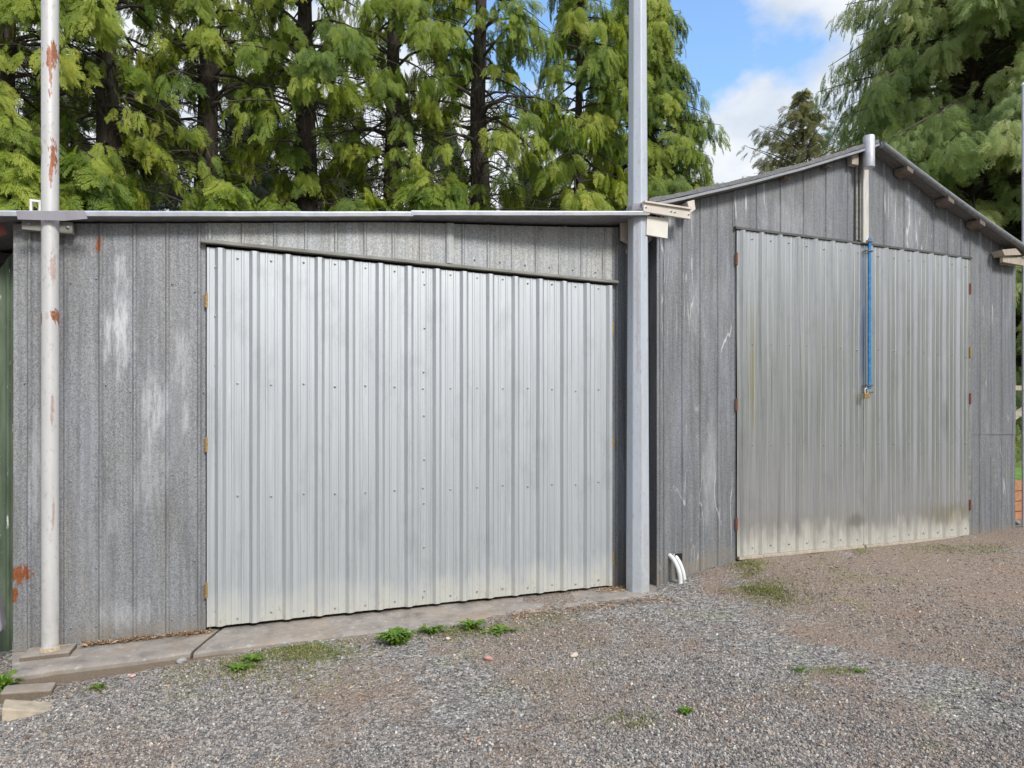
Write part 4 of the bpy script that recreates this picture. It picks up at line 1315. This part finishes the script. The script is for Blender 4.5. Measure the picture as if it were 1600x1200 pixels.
# ------------------------------------------------------------------ trees
def spray_template(seed, nb=9, sub=3):
    """one flat drooping cedar spray, length 1 along +x, lying in the x-y plane, drooping to -z"""
    r = np.random.default_rng(seed)
    V, F, T = [], [], []
    def blade(a, b, w_, tn):
        a, b = np.array(a), np.array(b)
        d = b - a; s = np.array([-d[1], d[0], 0.0]); n_ = np.linalg.norm(s)
        s = s / (n_ + 1e-9) * w_
        i = len(V)
        m = a + d * 0.55
        V.extend([a, m - s, b, m + s]); F.append((i, i + 1, i + 2, i + 3)); T.extend([tn] * 4)
    def droop(x, y): return -0.30 * x * x - 0.22 * max(0.0, x - 0.55) - 0.45 * abs(y) ** 1.5
    def P(x, y): return (x, y, droop(x, y) + r.normal() * 0.012)
    blade(P(0, 0), P(0.5, 0.0), 0.018, 0.3); blade(P(0.4, 0), P(1.0, 0.02), 0.024, 0.6)
    for k in range(nb):
        t = 0.08 + 0.86 * k / nb
        for sd_ in (-1, 1):
            L_ = (0.44 * (1 - t) ** 0.7 + 0.09) * r.uniform(0.6, 1.25)
            an = R(37) * sd_ * r.uniform(0.8, 1.15)
            bx_, by_ = t + r.normal() * 0.015, 0.0
            ex, ey = bx_ + L_ * math.cos(an), by_ + L_ * math.sin(an)
            blade(P(bx_, by_), P(ex, ey), 0.021, 0.45)
            for j in range(sub):
                u = 0.25 + 0.7 * j / sub
                for s2 in (-1, 1):
                    l2 = L_ * 0.46 * (1 - u * 0.6) * r.uniform(0.6, 1.3)
                    a2 = an + s2 * R(34)
                    cx_, cy_ = bx_ + (ex - bx_) * u, by_ + (ey - by_) * u
                    blade(P(cx_, cy_), P(cx_ + l2 * math.cos(a2), cy_ + l2 * math.sin(a2)), 0.017, 0.75)
    return np.array(V), np.array(F), np.array(T)
SPR = [spray_template(s) for s in (1, 2, 3)]
SPR_MD = [spray_template(s, 8, 2) for s in (6, 7, 8)]
SPR_LO = [spray_template(s, 6, 2) for s in (4, 5)]

def norm(v): return v / (np.linalg.norm(v) + 1e-9)

def make_crown(seed, H, z0, rbase, nbr, per, ssize, templates, inner=0.35, droop=0.5, rise=0.35, openness=0.0, shape=1.0, hang=0.70, low=None, lv=(0.65, 1.2), curtain=0.26, tip=0.22):
    """returns foliage arrays and branch tubes of one conifer standing at the origin"""
    r = np.random.default_rng(seed)
    pos, axs, nor, scl, ton = [], [], [], [], []
    tubes = []
    for b in range(nbr):
        t = (b + r.uniform()) / nbr
        z = z0 + (H - z0) * t ** 0.92
        az = b * 2.39996 + r.normal() * 0.35
        L_ = (rbase * (1 - t) ** shape + tip) * (1.0 if low is None else sstep(low[0], low[1], z) * 0.75 + 0.25) * r.uniform(*lv)
        d = np.array([math.cos(az), math.sin(az), 0.0]); side = np.array([-d[1], d[0], 0.0])
        up0 = rise * r.uniform(0.5, 1.4)
        dr = droop * r.uniform(0.7, 1.3)
        curl = r.normal() * 0.25
        def pt(u):
            return np.array([0, 0, z]) + d * L_ * u + side * L_ * curl * u * u + np.array([0, 0, L_ * (up0 * u - dr * u * u + 0.22 * dr * u ** 4)])
        tubes.append([pt(u) for u in (0, 0.25, 0.5, 0.75, 1.0)] + [0.016 + 0.018 * L_ * 0.6])
        tone_b = r.uniform(0.15, 0.85)
        bare = r.uniform() < openness or (low is not None and z < low[1] and r.uniform() < 0.75)
        m = int(per * (0.35 + L_ / (rbase + 0.3)) * (0.25 if bare else 1.0))
        for k in range(m):
            u = inner + (1.02 - inner) * r.uniform() ** 0.8
            base = pt(u); tang = norm(pt(u + 0.02) - base)
            s_ = 1 if r.uniform() < 0.5 else -1
            spread = r.uniform(0.15, 1.15) * (1.15 - 0.45 * u)
            ax = norm(tang * math.cos(spread) * 0.9 + side * s_ * math.sin(spread) + np.array([0, 0, -0.35 - hang * r.uniform()]))
            off = r.uniform(0, 0.55) * L_ * 0.30 * (1.1 - u * 0.6)
            p_ = base + side * s_ * off + np.array([0, 0, -0.35 * off + r.normal() * 0.04 - curtain * r.uniform() ** 2.2])
            up = norm(np.array([r.normal() * 0.4, r.normal() * 0.4, 0.55]) + d * 0.9)
            pos.append(p_); axs.append(ax); nor.append(up)
            scl.append(ssize * r.uniform(0.65, 1.3)); ton.append(np.clip(tone_b + r.normal() * 0.14, 0, 1))
    pos, axs, nor, scl, ton = map(np.array, (pos, axs, nor, scl, ton))
    yy = np.cross(nor, axs); yy /= np.linalg.norm(yy, axis=1)[:, None] + 1e-9
    zz = np.cross(axs, yy)
    Rm = np.stack([axs, yy, zz], 2)
    which = r.integers(0, len(templates), len(pos))
    AV, AF, AT = [], [], []
    off = 0
    for k, (tv, tf, tt) in enumerate(templates):
        idx = np.where(which == k)[0]
        if not len(idx): continue
        V = np.einsum('nij,vj->nvi', Rm[idx], tv) * scl[idx][:, None, None] + pos[idx][:, None, :]
        AV.append(V.reshape(-1, 3))
        AF.append((tf[None] + len(tv) * np.arange(len(idx))[:, None, None] + off).reshape(-1, 4))
        AT.append((np.clip(ton[idx][:, None] * 0.72 + tt[None] * 0.34, 0, 1)).ravel())
        off += len(tv) * len(idx)
    return np.concatenate(AV), np.concatenate(AF), np.concatenate(AT), tubes

def bark_mat():
    g = NG('cedar_bark')
    n = g.noise(9, 6, 0.65, g.vec((4, 4, 0.5)))
    c = g.ramp(n, [(0.3, (0.025, 0.020, 0.017)), (0.55, (0.06, 0.047, 0.038)), (0.75, (0.11, 0.09, 0.072))])
    c = g.mix(g.maprange(g.noise(6, 5, 0.6), 0.55, 0.7, 0, 0.5), c, (0.13, 0.13, 0.08))
    return g.p(color=c, rough=0.95, spec=0.2, normal=g.bump(n, 0.8, 0.02))
M_bark = bark_mat()
M_twig = simple('twig_bark', (0.075, 0.060, 0.048), 0.95, 0, 0.35, 12)
M_cedar = leaf_mat('cedar_foliage', [(0.0, (0.055, 0.090, 0.020)), (0.30, (0.135, 0.205, 0.031)), (0.62, (0.31, 0.375, 0.050)), (1.0, (0.50, 0.50, 0.085))], 0.45)
M_cedar2 = leaf_mat('cool_cedar_foliage', [(0.0, (0.10, 0.15, 0.055)), (0.32, (0.22, 0.29, 0.10)), (0.65, (0.37, 0.43, 0.16)), (1.0, (0.52, 0.51, 0.23))], 0.5)
M_shade_leaf = leaf_mat('shade_toned_foliage', [(0.0, (0.03, 0.05, 0.022)), (0.5, (0.065, 0.095, 0.034)), (1.0, (0.15, 0.17, 0.06))], 0.35)  # back row: its shade is put into a darker leaf colour
M_far = leaf_mat('olive_foliage', [(0.0, (0.09, 0.10, 0.035)), (0.5, (0.19, 0.185, 0.065)), (1.0, (0.33, 0.29, 0.11))], 0.5)

def tree_thing(name, label, loc, H, r0, crown, matf, group, rz=0.0, sc=1.0, lean=0.0, seed=0, dead=0, dead_z=(3.5, 7)):
    t_ = thing(name, label, 'tree', loc, group, rz)
    t_.scale = (sc, sc, sc)
    V, F, T, tubes = crown
    np_mesh('crown', V, F, matf, t_, {'tone': T})
    m = MB()
    pts = []
    for k in range(9):
        z = -0.3 + (H + 0.2) * k / 8
        pts.append((lean * z + 0.03 * math.sin(z * 1.3 + seed), 0.03 * math.cos(z * 1.1 + seed), z))
    m.tube(pts, [r0 * (1.25 if k == 0 else 1.0) * (1 - 0.92 * k / 8) + 0.008 for k in range(9)], 12)
    tk = m.build('trunk', M_bark, None, smooth=50)
    tk.parent = t_
    m = MB()
    for tb in tubes:
        p = [tuple(q) for q in tb[:5]]; r_ = tb[5]
        m.tube(p, [r_, r_ * 0.75, r_ * 0.52, r_ * 0.32, r_ * 0.12], 5, caps=False)
    rr = random.Random(seed)
    for k in range(dead):      # bare dead twigs low in the shade
        z = rr.uniform(*dead_z); az = rr.uniform(0, 6.28); l = rr.uniform(0.5, 1.5)
        d = Vector((math.cos(az), math.sin(az), 0)); p = Vector((0, 0, z)); q = []
        for i in range(5):
            q.append(tuple(p)); p = p + d * l / 4 + Vector((rr.gauss(0, .05), rr.gauss(0, .05), rr.gauss(-.02, .06)))
        m.tube(q, [0.014, 0.011, 0.008, 0.005, 0.003], 4, caps=False)
        for j in range(5):
            b = Vector(q[rr.randint(1, 4)]); e = b + Vector((rr.gauss(0, .22), rr.gauss(0, .22), rr.gauss(-.05, .15)))
            m.tube([tuple(b), tuple((b + e) / 2 + Vector((0, 0, .02))), tuple(e)], [0.005, 0.004, 0.002], 3, caps=False)
    br = m.build('branches', M_twig, None, smooth=60)
    br.parent = tk
    return t_

def copy_tree(src, label, loc, rz, sc):
    o = src.copy(); COL.objects.link(o)
    o.location = loc; o.rotation_euler = (0, 0, rz); o.scale = (sc, sc, sc); o['label'] = label
    for ch in src.children:
        c = ch.copy(); COL.objects.link(c); c.parent = o
        for g2 in ch.children:
            d = g2.copy(); COL.objects.link(d); d.parent = c
    return o

TY = 11.0
HEDGE = 'row of tall cedars behind the low shed'
cA = make_crown(101, 11.0, 3.4, 2.0, 120, 52, 0.25, SPR, 0.45, 0.72, 0.40, 0.36, 0.8, low=(4.8, 6.7))
cB = make_crown(102, 11.5, 3.4, 2.1, 120, 52, 0.25, SPR, 0.48, 0.80, 0.46, 0.40, 0.8, low=(4.9, 6.9))
tA = tree_thing('cedar_tree', 'tall cedar with bare lower trunk behind the roof bracket, second trunk from the left', (atx(167, TY), TY, 0), 11.0, 0.29, cA, M_cedar, HEDGE, 0.3, 1.0, seed=1, dead=110)
tB = tree_thing('cedar_tree', 'tall cedar with bright drooping sprays behind the left end of the pale doors', (atx(320, TY), TY + 0.3, 0), 11.5, 0.30, cB, M_cedar, HEDGE, 1.9, 1.0, seed=2, dead=130)
copy_tree(tA, 'cedar cut off by the left edge, left of the rusty pipe post', (atx(0, TY), TY + 0.1, 0), 2.4, 1.03)
copy_tree(tA, 'cedar with golden hanging sprays behind the middle of the low shed', (atx(477, TY), TY - 0.1, 0), 4.2, 1.04)
copy_tree(tB, 'cedar with straight mottled trunk, just left of the one with long bare limbs', (atx(618, TY), TY + 0.2, 0), 3.6, 0.97)
copy_tree(tB, 'cedar with long bare dark limbs behind the right half of the pale doors', (atx(750, TY), TY, 0), 5.4, 1.03)
cD = make_crown(103, 11.5, 2.2, 2.1, 260, 62, 0.27, SPR_MD, 0.45, 0.75, 0.36, 0.03, 0.55, lv=(0.72, 1.14), curtain=0.4)
tree_thing('cedar_tree', 'densest leafy green cedar beside the octagonal post, its right side against the sky', (atx(1000, TY + 1.5), TY + 1.5, 0), 11.5, 0.22, cD, M_cedar, HEDGE, 0.7, 1.0, seed=4)
cE = make_crown(104, 11.0, 2.4, 1.7, 130, 34, 0.32, SPR, 0.42, 0.80, 0.34, 0.18, 0.7)
tE = tree_thing('cedar_tree', 'leafy cedar just left of the octagonal post', (atx(905, TY + 0.6), TY + 0.6, 0), 11.0, 0.19, cE, M_cedar, HEDGE, 2.7, 1.0, seed=5, dead=20)

# darker row behind, seen through the gaps
BACK = 'second row of shaded conifers behind the cedars'
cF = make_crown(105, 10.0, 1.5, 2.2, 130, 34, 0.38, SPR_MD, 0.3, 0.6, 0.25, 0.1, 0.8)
tF = tree_thing('conifer', 'shaded conifer in the back row, seen between the first two trunks', (atx(90, 15.5), 15.5, 0), 10.0, 0.16, cF, M_shade_leaf, BACK, 0.0, 0.9, seed=6, dead=40)
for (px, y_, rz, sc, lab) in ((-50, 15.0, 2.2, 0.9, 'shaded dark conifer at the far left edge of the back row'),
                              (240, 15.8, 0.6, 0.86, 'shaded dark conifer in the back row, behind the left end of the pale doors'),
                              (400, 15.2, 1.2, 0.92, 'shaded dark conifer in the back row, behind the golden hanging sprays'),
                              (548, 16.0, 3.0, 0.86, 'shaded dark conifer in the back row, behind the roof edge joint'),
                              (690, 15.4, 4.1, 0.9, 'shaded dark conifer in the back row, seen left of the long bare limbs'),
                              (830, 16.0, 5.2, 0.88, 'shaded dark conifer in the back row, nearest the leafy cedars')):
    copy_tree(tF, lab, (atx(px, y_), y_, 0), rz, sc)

# young cedars whose tops reach just over the low roof
YG = 'young cedars with tops just above the low roof'
cY = make_crown(106, 5.4, 2.6, 0.9, 60, 22, 0.34, SPR, 0.25, 0.45, 0.7, 0.0, 0.7)
tY = tree_thing('young_cedar', 'young bright green cedar top right of the rusty pipe post', (atx(150, 8.9), 8.9, 0), 5.3, 0.05, cY, M_cedar, YG, 0.5, 0.83, seed=8)
for (px, y_, rz, sc, lab) in ((20, 8.8, 2.0, 0.86, 'young cedar top left of the rusty pipe post'),
                              (355, 9.2, 3.3, 0.82, 'young cedar top over the left end of the pale doors'),
                              (560, 9.4, 4.4, 0.86, 'young cedar top at the joint of the roof edge'),
                              (685, 9.2, 5.5, 0.93, 'young fern-like cedar top below the trunk with long bare limbs'),
                              (440, 9.6, 0.9, 0.82, 'small young cedar top at the foot of the golden cedar')):
    copy_tree(tY, lab, (atx(px, y_), y_, 0), rz, sc)

# the far single conifer, and the big cedar on the right
cS = make_crown(107, 14.2, 3.0, 7.6, 200, 40, 0.34, SPR_MD, 0.20, 0.25, 0.55, 0.25, 1.12, hang=0.5, curtain=0.25, tip=0.04)
rx_, ry_ = ray(1254)
tree_thing('conifer', 'distant dark pointed conifer alone against the clouds above the gable', (rx_ * 24.5, ry_ * 24.5, 0), 14.1, 0.2, cS, M_far, None, 0.0, 1.0, seed=9)
rx_, ry_ = ray(1128)
cT = make_crown(108, 11.0, 2.0, 1.5, 70, 16, 0.6, SPR_LO, 0.15, 0.35, 0.35, 0.0, 0.9)
tree_thing('conifer', 'distant yellowish treetop low above the left eave of the gable', (rx_ * 27, ry_ * 27, 0), 11.2, 0.15, cT, M_far, None, 0.0, 1.0, seed=10)
cR = make_crown(109, 15.0, 1.0, 3.5, 430, 84, 0.31, SPR_MD, 0.42, 0.70, 0.40, 0.04, 0.40, hang=0.8, lv=(0.70, 1.15), curtain=0.5)
rx_, ry_ = ray(1520)
tR = tree_thing('cedar_tree', 'huge spreading cedar filling the right behind the gabled roof', (rx_ * 14.2, ry_ * 14.2, 0.3), 15.0, 0.34, cR, M_cedar2, None, 0.0, 1.0, seed=11)
rx_, ry_ = ray(1690)
copy_tree(tR, 'big cedar at the right edge seen past the corner of the gabled shed', (rx_ * 15.5, ry_ * 15.5, 0.3), 2.2, 1.0)

# woodland: unseen mass added behind the viewer, shaped to darken the door reflections
cW = make_crown(110, 11.0, 0.8, 2.6, 60, 14, 1.0, SPR_LO, 0.1, 0.4, 0.2, 0.0, 0.7)
wr_ = np.random.default_rng(5)
Vs, Fs, Ts, off = [], [], [], 0
for k in range(22):
    a = wr_.uniform(0, 6.28); c, s2 = math.cos(a), math.sin(a); sc = wr_.uniform(0.85, 1.15)
    v = cW[0] * sc
    v = np.stack([v[:, 0] * c - v[:, 1] * s2, v[:, 0] * s2 + v[:, 1] * c, v[:, 2]], 1)
    if k < 7: px_, py_ = -30 + k * 3.2, -12 + 0.2 * k
    else: px_, py_ = 15 + (k - 7) * 2.9, -15 + 0.75 * (k - 7)
    v += np.array([px_ + wr_.normal() * 0.4, py_ + wr_.normal() * 1.0, -0.2])
    Vs.append(v); Fs.append(cW[1] + off); Ts.append(cW[2]); off += len(v)
tag(np_mesh('added_conifers', np.concatenate(Vs), np.concatenate(Fs), M_cedar2, None, {'tone': np.concatenate(Ts)}), 'unseen conifers added behind the viewer to darken the door reflections', 'added_conifers', kind='stuff')
